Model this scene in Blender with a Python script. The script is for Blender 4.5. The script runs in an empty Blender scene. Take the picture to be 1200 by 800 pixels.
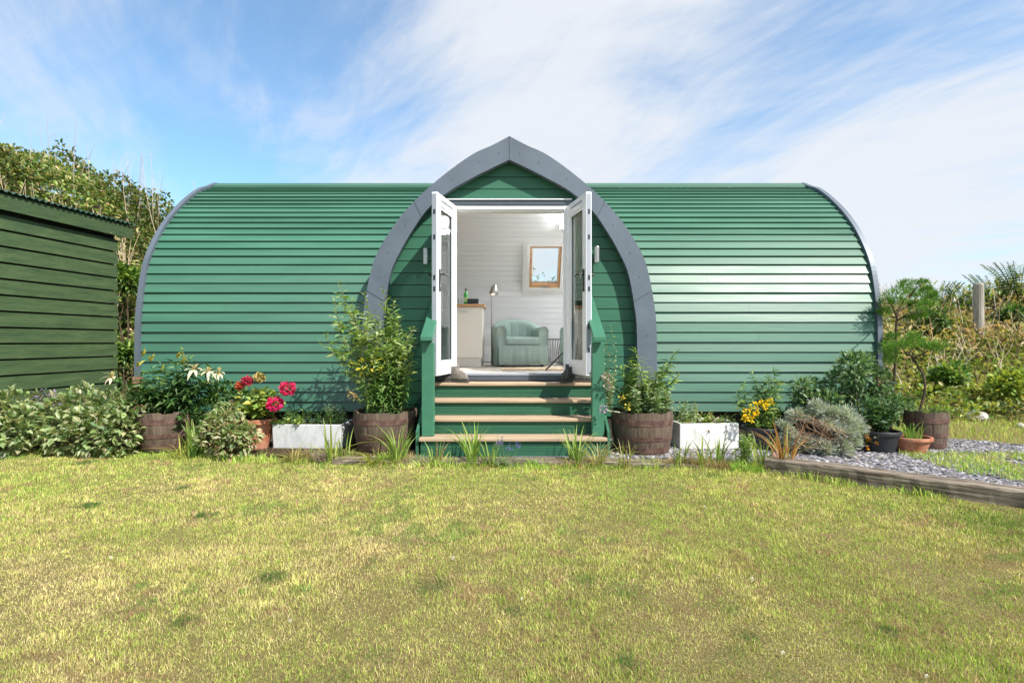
import bpy, math, random
import numpy as np
from mathutils import Vector, Matrix
random.seed(7)
RNG = np.random.default_rng(7)
PI = math.pi
scn = bpy.context.scene
COL = scn.collection
CAMZ = 1.2
FPX = 640.0

def P(x, y, d):
    return ((x-600)/FPX*d, d, CAMZ-(y-400)/FPX*d)

# ------------------------------------------------------------------ materials
def newmat(name):
    m = bpy.data.materials.new(name); m.use_nodes = True
    nt = m.node_tree
    for n in list(nt.nodes): nt.nodes.remove(n)
    return m, nt.nodes, nt.links

def mat(name, col, rough=.6, metal=0., spec=.5, var=.12, scale=(6,6,6), bump=.0, bscale=(30,30,30), tint=False, coat=0., rvar=0., detail=5):
    m, N, L = newmat(name)
    out = N.new('ShaderNodeOutputMaterial'); b = N.new('ShaderNodeBsdfPrincipled')
    L.new(b.outputs[0], out.inputs[0])
    b.inputs['Roughness'].default_value = rough; b.inputs['Metallic'].default_value = metal
    b.inputs['Specular IOR Level'].default_value = spec
    b.inputs['Coat Weight'].default_value = coat
    tc = N.new('ShaderNodeTexCoord'); mp = N.new('ShaderNodeMapping'); mp.inputs['Scale'].default_value = scale
    L.new(tc.outputs['Object'], mp.inputs[0])
    nz = N.new('ShaderNodeTexNoise'); nz.inputs['Scale'].default_value = 1; nz.inputs['Detail'].default_value = detail
    nz.inputs['Roughness'].default_value = .65
    L.new(mp.outputs[0], nz.inputs[0])
    mr = N.new('ShaderNodeMapRange'); mr.inputs[1].default_value = .25; mr.inputs[2].default_value = .75
    mr.inputs[3].default_value = 1-var; mr.inputs[4].default_value = 1+var
    L.new(nz.outputs[0], mr.inputs[0])
    mul = N.new('ShaderNodeVectorMath'); mul.operation = 'SCALE'
    if tint:
        at = N.new('ShaderNodeAttribute'); at.attribute_name = 'tint'
        m2 = N.new('ShaderNodeVectorMath'); m2.operation = 'MULTIPLY'
        L.new(at.outputs['Color'], m2.inputs[0]); m2.inputs[1].default_value = col
        L.new(m2.outputs[0], mul.inputs[0])
    else:
        mul.inputs[0].default_value = col
    L.new(mr.outputs[0], mul.inputs['Scale'])
    L.new(mul.outputs[0], b.inputs['Base Color'])
    if rvar:
        r2 = N.new('ShaderNodeMapRange'); r2.inputs[1].default_value = .3; r2.inputs[2].default_value = .7
        r2.inputs[3].default_value = rough-rvar; r2.inputs[4].default_value = rough+rvar
        L.new(nz.outputs[0], r2.inputs[0]); L.new(r2.outputs[0], b.inputs['Roughness'])
    if bump:
        mp2 = N.new('ShaderNodeMapping'); mp2.inputs['Scale'].default_value = bscale
        L.new(tc.outputs['Object'], mp2.inputs[0])
        n2 = N.new('ShaderNodeTexNoise'); n2.inputs['Scale'].default_value = 1; n2.inputs['Detail'].default_value = 6
        L.new(mp2.outputs[0], n2.inputs[0])
        bp = N.new('ShaderNodeBump'); bp.inputs['Strength'].default_value = bump; bp.inputs['Distance'].default_value = .01
        L.new(n2.outputs[0], bp.inputs['Height']); L.new(bp.outputs[0], b.inputs['Normal'])
    return m

def mix2(name, c1, c2, scale, rough=.8, lo=.4, hi=.6, bump=.3, bscale=(40,40,40), spec=.3):
    m, N, L = newmat(name)
    out = N.new('ShaderNodeOutputMaterial'); b = N.new('ShaderNodeBsdfPrincipled'); L.new(b.outputs[0], out.inputs[0])
    b.inputs['Roughness'].default_value = rough; b.inputs['Specular IOR Level'].default_value = spec
    tc = N.new('ShaderNodeTexCoord'); mp = N.new('ShaderNodeMapping'); mp.inputs['Scale'].default_value = scale
    L.new(tc.outputs['Object'], mp.inputs[0])
    nz = N.new('ShaderNodeTexNoise'); nz.inputs['Scale'].default_value = 1; nz.inputs['Detail'].default_value = 8; nz.inputs['Roughness'].default_value = .7
    L.new(mp.outputs[0], nz.inputs[0])
    mr = N.new('ShaderNodeMapRange'); mr.inputs[1].default_value = lo; mr.inputs[2].default_value = hi; L.new(nz.outputs[0], mr.inputs[0])
    mx = N.new('ShaderNodeMix'); mx.data_type = 'RGBA'
    mx.inputs[6].default_value = (*c1,1); mx.inputs[7].default_value = (*c2,1)
    L.new(mr.outputs[0], mx.inputs[0]); L.new(mx.outputs[2], b.inputs['Base Color'])
    if bump:
        mp2 = N.new('ShaderNodeMapping'); mp2.inputs['Scale'].default_value = bscale; L.new(tc.outputs['Object'], mp2.inputs[0])
        n2 = N.new('ShaderNodeTexNoise'); n2.inputs['Scale'].default_value = 1; n2.inputs['Detail'].default_value = 6; L.new(mp2.outputs[0], n2.inputs[0])
        bp = N.new('ShaderNodeBump'); bp.inputs['Strength'].default_value = bump; bp.inputs['Distance'].default_value = .01
        L.new(n2.outputs[0], bp.inputs['Height']); L.new(bp.outputs[0], b.inputs['Normal'])
    return m

def leafmat(name, rough=.45, trans=.35, spec=.4):
    m, N, L = newmat(name)
    out = N.new('ShaderNodeOutputMaterial'); b = N.new('ShaderNodeBsdfPrincipled')
    at = N.new('ShaderNodeAttribute'); at.attribute_name = 'tint'
    b.inputs['Roughness'].default_value = rough; b.inputs['Specular IOR Level'].default_value = spec
    L.new(at.outputs['Color'], b.inputs['Base Color'])
    t = N.new('ShaderNodeBsdfTranslucent')
    hs = N.new('ShaderNodeVectorMath'); hs.operation = 'MULTIPLY'; hs.inputs[1].default_value = (1.25,1.3,.6)
    L.new(at.outputs['Color'], hs.inputs[0]); L.new(hs.outputs[0], t.inputs[0])
    mx = N.new('ShaderNodeMixShader'); mx.inputs[0].default_value = trans
    L.new(b.outputs[0], mx.inputs[1]); L.new(t.outputs[0], mx.inputs[2]); L.new(mx.outputs[0], out.inputs[0])
    return m

def glassmat(name, tintc=(.965,.985,.975), refl=.6):
    m, N, L = newmat(name)
    out = N.new('ShaderNodeOutputMaterial')
    tr = N.new('ShaderNodeBsdfTransparent'); tr.inputs[0].default_value = (*tintc,1)
    gl = N.new('ShaderNodeBsdfGlossy'); gl.inputs['Roughness'].default_value = .02
    fr = N.new('ShaderNodeFresnel'); fr.inputs[0].default_value = 1.5
    mr = N.new('ShaderNodeMath'); mr.operation = 'MULTIPLY'; mr.inputs[1].default_value = refl; mr.use_clamp = True
    L.new(fr.outputs[0], mr.inputs[0])
    mx = N.new('ShaderNodeMixShader')
    L.new(mr.outputs[0], mx.inputs[0]); L.new(tr.outputs[0], mx.inputs[1]); L.new(gl.outputs[0], mx.inputs[2]); L.new(mx.outputs[0], out.inputs[0])
    return m

M = {}
M['hull'] = mat('green_paint', (.031,.130,.077), rough=.52, spec=1.0, var=.20, scale=(.6,7,7), bump=.12, bscale=(3,90,90), tint=True, rvar=.08)
M['gable'] = mat('green_paint_gable', (.030,.128,.075), rough=.5, spec=.4, var=.12, scale=(.9,8,8), bump=.12, bscale=(3,90,90), tint=True)
M['step_green'] = mat('green_step_paint', (.030,.122,.068), rough=.5, spec=.4, var=.16, scale=(1.2,14,14), bump=.5, bscale=(2,10,130))
M['rail_green'] = mat('green_rail_paint', (.042,.158,.094), rough=.45, spec=.45, var=.12, scale=(8,3,8), bump=.12, bscale=(60,8,60))
M['lead'] = mat('zinc_trim', (.112,.138,.172), rough=.5, spec=.5, metal=.2, var=.16, scale=(3,3,3), bump=.12, bscale=(18,18,18))
M['lead_dark'] = mat('dark_grey_metal', (.075,.09,.11), rough=.5, metal=.2, var=.1)
M['joint'] = mat('trim_joint', (.05,.06,.075), rough=.7)
M['dark'] = mat('dark_void', (.012,.014,.012), rough=.9)
M['basewood'] = mix2('base_timber', (.03,.028,.022), (.06,.05,.035), (2,20,20))
M['upvc'] = mat('white_upvc', (.80,.81,.83), rough=.3, spec=.5, var=.02)
M['gasket'] = mat('grey_gasket', (.30,.33,.38), rough=.5, var=.05)
M['black'] = mat('black_metal', (.015,.015,.018), rough=.4, spec=.5)
M['steel'] = mat('brushed_steel', (.45,.43,.40), rough=.32, metal=.9, var=.06)
M['lining'] = mat('pale_grey_boards', (.85,.86,.875), rough=.55, spec=.3, var=.03, scale=(2,12,12), tint=True)
M['floor'] = mat('oak_floor', (.58,.51,.43), rough=.4, var=.18, scale=(2,14,14))
M['tread'] = mat('bare_tread_timber', (.40,.295,.20), rough=.7, spec=.3, var=.30, scale=(2,26,26), bump=.3, bscale=(3,60,120))
M['sleeper'] = mix2('weathered_sleeper', (.07,.05,.035), (.30,.25,.195), (2.2,26,26), rough=.9, lo=.40, hi=.62, bump=.9, bscale=(4,50,60))
M['shed'] = mix2('shed_green_boards', (.028,.058,.024), (.072,.112,.046), (22,.9,16), rough=.7, lo=.3, hi=.7, bump=.5, bscale=(80,3,80))
M['shed_roof'] = mix2('shed_roof_felt', (.02,.06,.045), (.05,.10,.075), (8,8,8), rough=.6)
M['barrel'] = mix2('barrel_oak', (.05,.033,.024), (.17,.125,.092), (20,20,2.5), rough=.85, lo=.3, hi=.7, bump=.7, bscale=(50,50,6))
M['hoop'] = mix2('rusty_hoop', (.07,.037,.030), (.15,.085,.07), (12,12,12), rough=.7, bump=.3)
M['terracotta'] = mix2('terracotta', (.36,.115,.06), (.46,.22,.14), (10,10,10), rough=.85, bump=.2)
M['ceramic'] = mix2('glazed_sink', (.36,.345,.30), (.66,.65,.63), (7,7,4), rough=.35, lo=.28, hi=.50, bump=.05, spec=.5)
M['zinc_white'] = mix2('white_trough', (.33,.33,.32), (.56,.57,.585), (7,7,3), rough=.5, lo=.28, hi=.52, bump=.08, spec=.4)
M['plastic'] = mat('black_plastic', (.022,.024,.03), rough=.5, var=.15)
M['soil'] = mix2('soil', (.035,.024,.015), (.08,.055,.035), (25,25,25), rough=1, bump=1, spec=.1)
M['leaf'] = leafmat('leaf')
M['leaf_matt'] = leafmat('leaf_matt', rough=.8, trans=.25, spec=.15)
M['petal'] = leafmat('petal', rough=.6, trans=.3, spec=.2)
M['bark'] = mix2('bark', (.045,.03,.02), (.12,.085,.06), (40,40,12), rough=.95, bump=1)
M['fabric'] = mat('sage_cotton', (.29,.375,.335), rough=.9, spec=.15, var=.10, scale=(9,9,9), bump=1.0, bscale=(9,9,5))
M['cream'] = mat('cream_unit', (.74,.70,.64), rough=.45, var=.02)
M['worktop'] = mat('oak_worktop', (.46,.25,.11), rough=.4, var=.2, scale=(3,20,20))
M['pine'] = mat('pine_frame', (.60,.34,.16), rough=.4, var=.15, scale=(20,20,3))
M['white'] = mat('white_paint', (.82,.82,.81), rough=.5, var=.02)
M['glass'] = glassmat('clear_glass')
M['bottle'] = mat('green_bottle', (.05,.42,.08), rough=.15, spec=.6, var=.05)
M['label'] = mat('bottle_label', (.55,.75,.35), rough=.5)
M['boot'] = mix2('boot_suede', (.115,.105,.095), (.23,.205,.175), (30,30,30), rough=.9, bump=.5)
M['boot_dark'] = mix2('dark_boot', (.035,.037,.035), (.085,.085,.08), (30,30,30), rough=.85, bump=.5)
M['rubber'] = mat('rubber_sole', (.05,.047,.042), rough=.8)
M['stone'] = mix2('pale_stone', (.38,.35,.31), (.55,.52,.48), (9,9,9), rough=.95, bump=.6)
M['post'] = mix2('grey_post', (.23,.21,.18), (.40,.37,.32), (20,20,3), rough=.95, bump=.8, bscale=(60,60,8))
M['twig'] = mat('twig', (.30,.24,.17), rough=.9, tint=True)
M['rug'] = mat('rush_mat', (.50,.38,.24), rough=.95, var=.15, scale=(40,40,40))

m, N, L = newmat('warm_bulb'); o_ = N.new('ShaderNodeOutputMaterial'); e_ = N.new('ShaderNodeEmission')
e_.inputs[0].default_value = (1,.82,.55,1); e_.inputs[1].default_value = 9; L.new(e_.outputs[0], o_.inputs[0]); M['bulb'] = m

m, N, L = newmat('lit_diffuser'); o_ = N.new('ShaderNodeOutputMaterial'); e_ = N.new('ShaderNodeEmission')
e_.inputs[0].default_value = (.97,.98,1,1); e_.inputs[1].default_value = 165; L.new(e_.outputs[0], o_.inputs[0]); M['tube'] = m
# ------------------------------------------------------------------ mesh builder
class MB:
    def __init__(s): s.V=[]; s.F=[]; s.T=[]; s.n=0; s.anyt=False
    def add(s, v, f, tint=None):
        v = np.asarray(v, float).reshape(-1,3)
        k = s.n
        s.V.append(v)
        s.F.extend([tuple(int(i)+k for i in q) for q in f])
        t = np.ones((len(v),3)) if tint is None else np.broadcast_to(np.asarray(tint,float),(len(v),3))
        s.T.append(t)
        s.n += len(v)
    def box(s, a, b, tint=None, M4=None):
        x0,y0,z0=a; x1,y1,z1=b
        v=[(x0,y0,z0),(x1,y0,z0),(x1,y1,z0),(x0,y1,z0),(x0,y0,z1),(x1,y0,z1),(x1,y1,z1),(x0,y1,z1)]
        if M4 is not None: v=[tuple(M4@Vector(p)) for p in v]
        s.add(v,[(0,3,2,1),(4,5,6,7),(0,1,5,4),(1,2,6,5),(2,3,7,6),(3,0,4,7)],tint)
    def prism(s, poly, axis_pts, tint=None):
        """poly: list of 3D pts (front ring), axis_pts: same count (back ring)"""
        n=len(poly); v=list(poly)+list(axis_pts)
        f=[tuple(range(n))[::-1], tuple(range(n,2*n))]+[(i,(i+1)%n,n+(i+1)%n,n+i) for i in range(n)]
        s.add(v,f,tint)
    def tube(s, pts, r, sides=6, tint=None, cap=True):
        pts=[Vector(p) for p in pts]; n=len(pts)
        rr = r if hasattr(r,'__len__') else [r]*n
        V=[]; up=Vector((0.13,.21,.97))
        for i,p in enumerate(pts):
            t=(pts[min(i+1,n-1)]-pts[max(i-1,0)])
            if t.length<1e-9: t=Vector((0,0,1))
            t.normalize()
            a=t.cross(up)
            if a.length<1e-3: a=t.cross(Vector((1,0,0)))
            a.normalize(); b=t.cross(a)
            for k in range(sides):
                an=2*PI*k/sides
                V.append(p+(a*math.cos(an)+b*math.sin(an))*rr[i])
        F=[]
        for i in range(n-1):
            for k in range(sides):
                F.append((i*sides+k,i*sides+(k+1)%sides,(i+1)*sides+(k+1)%sides,(i+1)*sides+k))
        if cap: F.append(tuple(range(sides))[::-1]); F.append(tuple(range((n-1)*sides,n*sides)))
        s.add([tuple(v) for v in V],F,tint)
    def lathe(s, prof, c=(0,0,0), seg=28, tint=None, M4=None, sq=None):
        V=[];F=[];n=len(prof)
        for (r,z) in prof:
            for k in range(seg):
                a=2*PI*k/seg
                p=Vector((r*math.cos(a),r*math.sin(a),z))
                if M4 is not None: p=M4@p
                V.append((p[0]+c[0],p[1]+c[1],p[2]+c[2]))
        for i in range(n-1):
            for k in range(seg):
                F.append((i*seg+k,i*seg+(k+1)%seg,(i+1)*seg+(k+1)%seg,(i+1)*seg+k))
        s.add(V,F,tint)
    def build(s, name, material, parent=None, smooth=False, bevel=0):
        me=bpy.data.meshes.new(name)
        V=np.concatenate(s.V) if s.V else np.zeros((0,3))
        me.from_pydata(V.tolist(),[],s.F)
        T=np.concatenate(s.T) if s.T else np.zeros((0,3))
        at=me.attributes.new('tint','FLOAT_COLOR','POINT')
        at.data.foreach_set('color',np.concatenate([T,np.ones((len(T),1))],1).astype(np.float32).ravel())
        me.materials.append(material)
        if smooth: me.polygons.foreach_set('use_smooth',[True]*len(me.polygons))
        me.update()
        o=bpy.data.objects.new(name,me); COL.objects.link(o)
        if parent is not None: o.parent=parent
        if bevel:
            b=o.modifiers.new('bevel','BEVEL'); b.width=bevel; b.segments=2; b.limit_method='ANGLE'
        return o

def tag(o,label=None,cat=None,group=None,kind=None):
    if label: o['label']=label
    if cat: o['category']=cat
    if group: o['group']=group
    if kind: o['kind']=kind
    return o
def thing(name,label,cat,loc=(0,0,0),group=None,rz=0):
    o=bpy.data.objects.new(name,None); COL.objects.link(o); o.location=loc; o.rotation_euler=(0,0,rz)
    o.empty_display_size=.1
    return tag(o,label,cat,group)
def copy_tree(o,parent=None):
    c=o.copy(); COL.objects.link(c)
    if parent is not None: c.parent=parent
    for ch in list(o.children): copy_tree(ch,c)
    return c

def vnoise(x,y,s,seed=0):
    """smooth value noise on numpy arrays"""
    x=np.asarray(x,float)*s+seed*17.3; y=np.asarray(y,float)*s+seed*9.7
    xi=np.floor(x).astype(np.int64); yi=np.floor(y).astype(np.int64); xf=x-xi; yf=y-yi
    def h(a,b):
        n=(a*374761393+b*668265263+seed*974711)&0x7fffffff
        n=((n^(n>>13))*1274126177)&0x7fffffff
        return ((n^(n>>16))&0xffff)/65535.
    u=xf*xf*(3-2*xf); v=yf*yf*(3-2*yf)
    return (h(xi,yi)*(1-u)+h(xi+1,yi)*u)*(1-v)+(h(xi,yi+1)*(1-u)+h(xi+1,yi+1)*u)*v
def sstep(a,b,x):
    t=np.clip((np.asarray(x,float)-a)/(b-a),0,1); return t*t*(3-2*t)

# ------------------------------------------------------------------ terrain
BX=[-12,-5.5,-4.0,-2.55,-1.2,0,1.6,2.34,3.62,4.8,9]
BY=[6.1,5.92,5.78,5.45,5.26,5.2,5.16,4.93,3.88,2.9,-.6]
def border(x): return np.interp(x,BX,BY)
def G(x,y):
    x=np.asarray(x,float); y=np.asarray(y,float)
    A=np.interp(x,[-30,-12,-11,-9.5,-8.5,-7.2,-6.2,-4.6,-3,4,5.2,7,20],[5.4,5.1,4.8,4.1,3.6,3.2,2.8,2.2,1.1,1.1,1.5,1.6,1.7])
    s0=np.interp(x,[-9,-6,-3,3,5.0,7,12],[8.4,8.6,10.8,10.8,8.6,7.9,7.2])
    wd=np.interp(x,[-9,-3,4.5,8],[3.6,3.8,3.4,3.2])
    t=np.clip((y-s0)/wd,0,1); hill=A*(t*t*(3-2*t))
    z=.035*sstep(0,.12,y-border(x))+hill
    z=z+.012*(vnoise(x,y,1.3,1)-.5)+.25*(vnoise(x,y,.7,2)-.5)*np.clip(hill,0,1)
    return z
def lin(a,b,n): return np.linspace(a,b,n)
gx=np.concatenate([-np.geomspace(320,16,14),lin(-15,15,151),np.geomspace(16,320,14)])
gy=np.concatenate([-np.geomspace(320,3,14),lin(-2.5,17,131),np.geomspace(18,420,16)])
XX,YY=np.meshgrid(gx,gy); ZZ=G(XX,YY)
nx,ny=len(gx),len(gy)
V=np.stack([XX.ravel(),YY.ravel(),ZZ.ravel()],1)
idx=np.arange(nx*ny).reshape(ny,nx)
F=np.stack([idx[:-1,:-1],idx[:-1,1:],idx[1:,1:],idx[1:,:-1]],-1).reshape(-1,4)
def groundmat():
    m,N,L=newmat('turf')
    out=N.new('ShaderNodeOutputMaterial'); b=N.new('ShaderNodeBsdfPrincipled'); L.new(b.outputs[0],out.inputs[0])
    b.inputs['Roughness'].default_value=1; b.inputs['Specular IOR Level'].default_value=.1
    tc=N.new('ShaderNodeTexCoord')
    def nz(s,d=6,r=.6):
        n=N.new('ShaderNodeTexNoise'); n.inputs['Scale'].default_value=s; n.inputs['Detail'].default_value=d; n.inputs['Roughness'].default_value=r
        L.new(tc.outputs['Object'],n.inputs[0]); return n
    def rng(n,a,c):
        r=N.new('ShaderNodeMapRange'); r.inputs[1].default_value=a; r.inputs[2].default_value=c; L.new(n.outputs[0],r.inputs[0]); return r
    def mx(f,c1,c2):
        x=N.new('ShaderNodeMix'); x.data_type='RGBA'; L.new(f.outputs[0],x.inputs[0])
        for i,c in ((6,c1),(7,c2)):
            if isinstance(c,tuple): x.inputs[i].default_value=(*c,1)
            else: L.new(c.outputs[2],x.inputs[i])
        return x
    a=mx(rng(nz(1.1),.35,.65),(.28,.22,.10),(.21,.22,.06))
    c=mx(rng(nz(60,4),.35,.7),(.14,.10,.05),a)
    sx=N.new('ShaderNodeSeparateXYZ'); L.new(tc.outputs['Object'],sx.inputs[0])
    hz=N.new('ShaderNodeMapRange'); hz.inputs[1].default_value=.15; hz.inputs[2].default_value=.9; L.new(sx.outputs[2],hz.inputs[0])
    bank=mx(rng(nz(3.5),.35,.65),(.055,.075,.022),(.13,.095,.045))
    c=mx(hz,c,bank)
    L.new(c.outputs[2],b.inputs['Base Color'])
    bp=N.new('ShaderNodeBump'); bp.inputs['Strength'].default_value=.8; bp.inputs['Distance'].default_value=.02
    L.new(nz(90,5).outputs[0],bp.inputs['Height']); L.new(bp.outputs[0],b.inputs['Normal'])
    return m
mb=MB(); mb.add(V,F.tolist()); ground=mb.build('ground',groundmat(),smooth=True); tag(ground,'dry grassy ground rising into banks behind the cabin','ground',kind='structure')

# planting bed and gravel sheet laid over the ground
def sheet(name,material,xr,yfun0,yfun1,nxx,nyy,dz,label,cat):
    xs=lin(xr[0],xr[1],nxx); V=[]
    for x in xs:
        y0,y1=yfun0(x),yfun1(x)
        for k in range(nyy):
            y=y0+(y1-y0)*k/(nyy-1); V.append((x,y,0))
    V=np.array(V); V[:,2]=G(V[:,0],V[:,1])+dz
    F=[(i*nyy+k,(i+1)*nyy+k,(i+1)*nyy+k+1,i*nyy+k+1) for i in range(nxx-1) for k in range(nyy-1)]
    m_=MB(); m_.add(V,F); o=m_.build(name,material,smooth=True); return tag(o,label,cat,kind='structure')
sheet('planting_bed',M['soil'],(-7.5,.0),lambda x:border(x)+.10,lambda x:7.2,70,14,.012,'dark soil bed under the pots and shrubs','flower bed')
M['gravel']=mix2('slate_gravel',(.10,.094,.105),(.20,.19,.205),(30,30,30),rough=.95,lo=.3,hi=.7,bump=1,bscale=(60,60,60))
def gravel_back(x): return np.interp(x,[0,4.4,4.6,5.2,6.2],[7.2,7.2,7.0,6.6,5.6])
sheet('gravel_path',M['gravel'],(.0,6.0),lambda x:border(x)+.2,lambda x:float(gravel_back(x)),60,14,.012,'purple grey slate gravel in front of the cabin','gravel path')

# loose slate chips
def chips(n,name):
    V=[];T=[]
    xs=RNG.uniform(.9,6.0,n); f=RNG.uniform(0,1,n)
    y0=border(xs)+.22; y1=gravel_back(xs)
    ys=y0+(y1-y0)*f
    z=G(xs,ys)+.014
    sz=RNG.uniform(.010,.026,n)
    ang=RNG.uniform(0,2*PI,n); tilt=RNG.uniform(-.5,.5,(n,2)); asp=RNG.uniform(.5,1,n); th=RNG.uniform(.25,.5,n)
    base=np.array([(1,.15,0),(.3,.9,.1),(-.9,.4,0),(-.6,-.8,.05),(.5,-.9,0),(.1,.1,1),(0,0,-.6)])
    Fb=[(0,1,5),(1,2,5),(2,3,5),(3,4,5),(4,0,5),(1,0,6),(2,1,6),(3,2,6),(4,3,6),(0,4,6)]
    B=base[None]*np.stack([sz,sz*asp,sz*th],1)[:,None,:]
    B=B*(1+RNG.uniform(-.25,.25,B.shape))
    c,s=np.cos(ang)[:,None],np.sin(ang)[:,None]
    X=B[...,0]*c-B[...,1]*s; Y=B[...,0]*s+B[...,1]*c
    Z=B[...,2]+X*tilt[:,:1]+Y*tilt[:,1:]
    V=np.stack([X+xs[:,None],Y+ys[:,None],Z+z[:,None]],-1).reshape(-1,3)
    F=(np.array(Fb)[None]+7*np.arange(n)[:,None,None]).reshape(-1,3)
    g=RNG.uniform(.10,.42,n); col=np.stack([g*1.02,g*.98,g*1.04],1)
    w=RNG.random(n)<.12; col[w]=np.stack([g*1.05,g*.9,g*.75],1)[w]
    m_=MB(); m_.add(V,F.tolist(),np.repeat(col,7,0))
    return m_.build(name,mat('slate_chip',(1,1,1),rough=.85,tint=True,var=.1))
tag(chips(15000,'gravel_stones'),'loose purple grey slate chips on the gravel path','gravel',kind='stuff')

# ------------------------------------------------------------------ lawn grass
def blades(name,xs,ys,h,w,cols,lean=.6,zoff=-.004,material=None):
    n=len(xs); z=G(xs,ys)+zoff
    a=RNG.uniform(0,2*PI,n); la=RNG.uniform(0,2*PI,n); ln=np.abs(RNG.normal(0,lean*.8,n))*h
    wx,wy=np.cos(a)*w/2,np.sin(a)*w/2; lx,ly=np.cos(la)*ln,np.sin(la)*ln
    V=np.empty((n,5,3),np.float32)
    V[:,0]=np.stack([xs-wx,ys-wy,z],1); V[:,1]=np.stack([xs+wx,ys+wy,z],1)
    mh=h*.55
    V[:,2]=np.stack([xs+wx*.8+lx*.35,ys+wy*.8+ly*.35,z+mh],1); V[:,3]=np.stack([xs-wx*.8+lx*.35,ys-wy*.8+ly*.35,z+mh],1)
    V[:,4]=np.stack([xs+lx,ys+ly,z+h*RNG.uniform(.75,1,n)],1)
    me=bpy.data.meshes.new(name)
    me.vertices.add(n*5); me.vertices.foreach_set('co',V.ravel())
    k=(5*np.arange(n))[:,None]
    loops=np.concatenate([k+np.array([0,1,2,3]),k+np.array([3,2,4])],1).astype(np.int32).ravel()
    me.loops.add(n*7); me.loops.foreach_set('vertex_index',loops)
    me.polygons.add(n*2)
    st=np.stack([7*np.arange(n),7*np.arange(n)+4],1).astype(np.int32).ravel()
    me.polygons.foreach_set('loop_start',st)
    me.update(calc_edges=True); me.validate()
    at=me.attributes.new('tint','FLOAT_COLOR','POINT')
    T=np.concatenate([np.repeat(cols,5,0),np.ones((n*5,1))],1).astype(np.float32)
    at.data.foreach_set('color',T.ravel())
    me.materials.append(material or M['grass'])
    o=bpy.data.objects.new(name,me); COL.objects.link(o); return o
M['grass']=leafmat('grass_blade',rough=.7,trans=.3,spec=.2)
def lawn_cols(xs,ys):
    n=len(xs)
    g=.36*vnoise(xs,ys,1.1,3)+.26*vnoise(xs,ys,3.3,4)+.24*vnoise(xs,ys,9,5)+.18*vnoise(xs,ys,26,6)
    g=g+.05*np.clip(xs,-3,3)/3+.05*sstep(3.6,5.0,ys)
    g=g+RNG.normal(0,.20,n)
    t=np.clip((g-.23)/.42,0,1)[:,None]
    straw=np.array([.74,.61,.34]); mid=np.array([.62,.60,.175]); green=np.array([.34,.455,.09])
    c=np.where(t<.5,straw+(mid-straw)*t*2,mid+(green-mid)*(t-.5)*2)
    br=(RNG.random(n)<.05+.22*vnoise(xs,ys,5,7)*(1-sstep(3.0,5.0,ys)*.6))[:,None]; c=np.where(br,np.array([.52,.36,.21])*RNG.uniform(.6,1.2,(n,1)),c)
    # bare brown patch on the right of the lawn and sleeper-side shade painted as darker green blades
    pp=np.exp(-(((xs-2.62)/.22)**2+((ys-2.98)/.17)**2))[:,None]
    c=c*(1-.75*pp)+np.array([.44,.29,.18])*.75*pp
    shade_green=(np.exp(-(((xs-3.35)/.55)**2+((ys-3.55)/.42)**2))*.9>RNG.random(n))[:,None]; c=np.where(shade_green,np.array([.17,.27,.045]),c)
    for (wx_,wy_,r) in WEEDS:
        q=(np.exp(-(((xs-wx_)/r)**2+((ys-wy_)/(r*.9))**2))>RNG.uniform(.2,.9,n))[:,None]
        c=np.where(q,np.array([.075,.17,.032]),c)
    # dark clover and bare thatch flecks
    cl=vnoise(xs,ys,7.5,12)*vnoise(xs,ys,2.3,13); q=((cl>.50)&(RNG.random(n)<.6))[:,None]; c=np.where(q,np.array([.20,.32,.07]),c)
    th=vnoise(xs,ys,17,14)*vnoise(xs,ys,6,15); q=((th>.52)&(RNG.random(n)<.6))[:,None]; c=np.where(q,np.array([.46,.31,.18]),c)
    near=(1-sstep(1.9,4.2,ys))[:,None]; c=c*(1.20-near*np.array([.20,.15,.24]))
    return c*np.where(RNG.random((n,1))<.14,RNG.uniform(.3,.55,(n,1)),RNG.uniform(.68,1.18,(n,1)))*(.80+.40*vnoise(xs,ys,14,16))[:,None]
WEEDS=[(P(105,593,1)[0]*3.98,3.98,.10),(P(215,572,1)[0]*4.46,4.46,.09),(P(100,543,1)[0]*5.37,5.37,.13),(P(318,678,1)[0]*2.76,2.76,.09),(P(505,688,1)[0]*2.67,2.67,.10),(P(600,717,1)[0]*2.42,2.42,.06),(P(215,730,1)[0]*2.33,2.33,.06),(P(880,745,1)[0]*2.23,2.23,.07),(P(735,777,1)[0]*2.04,2.04,.06),(P(1040,740,1)[0]*2.26,2.26,.05),(P(240,605,1)[0]*3.75,3.75,.09)]
def lawn(y0,y1,dens,mx_,hr,wr):
    A=(y1-y0)*2*(.94*y1+mx_); n=int(A*dens)
    xs=RNG.uniform(-(.94*y1+mx_),.94*y1+mx_,n); ys=RNG.uniform(y0,y1,n)
    k=(np.abs(xs)<.94*ys+mx_)&(ys<border(xs)+RNG.normal(0,.025,n))
    xs,ys=xs[k],ys[k]; n=len(xs)
    return xs,ys,RNG.uniform(*hr,n)*(.45+.7*vnoise(xs,ys,2.2,8)+.7*vnoise(xs,ys,13,9)**2),RNG.uniform(*wr,n)
parts=[lawn(1.1,2.4,30000,.5,(.009,.027),(.0012,.0028)),lawn(2.4,3.6,21000,.7,(.010,.029),(.0016,.0032)),lawn(3.6,4.7,13000,.8,(.011,.032),(.0022,.0038)),lawn(4.7,6.2,9500,1.0,(.012,.036),(.003,.0046))]
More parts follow.
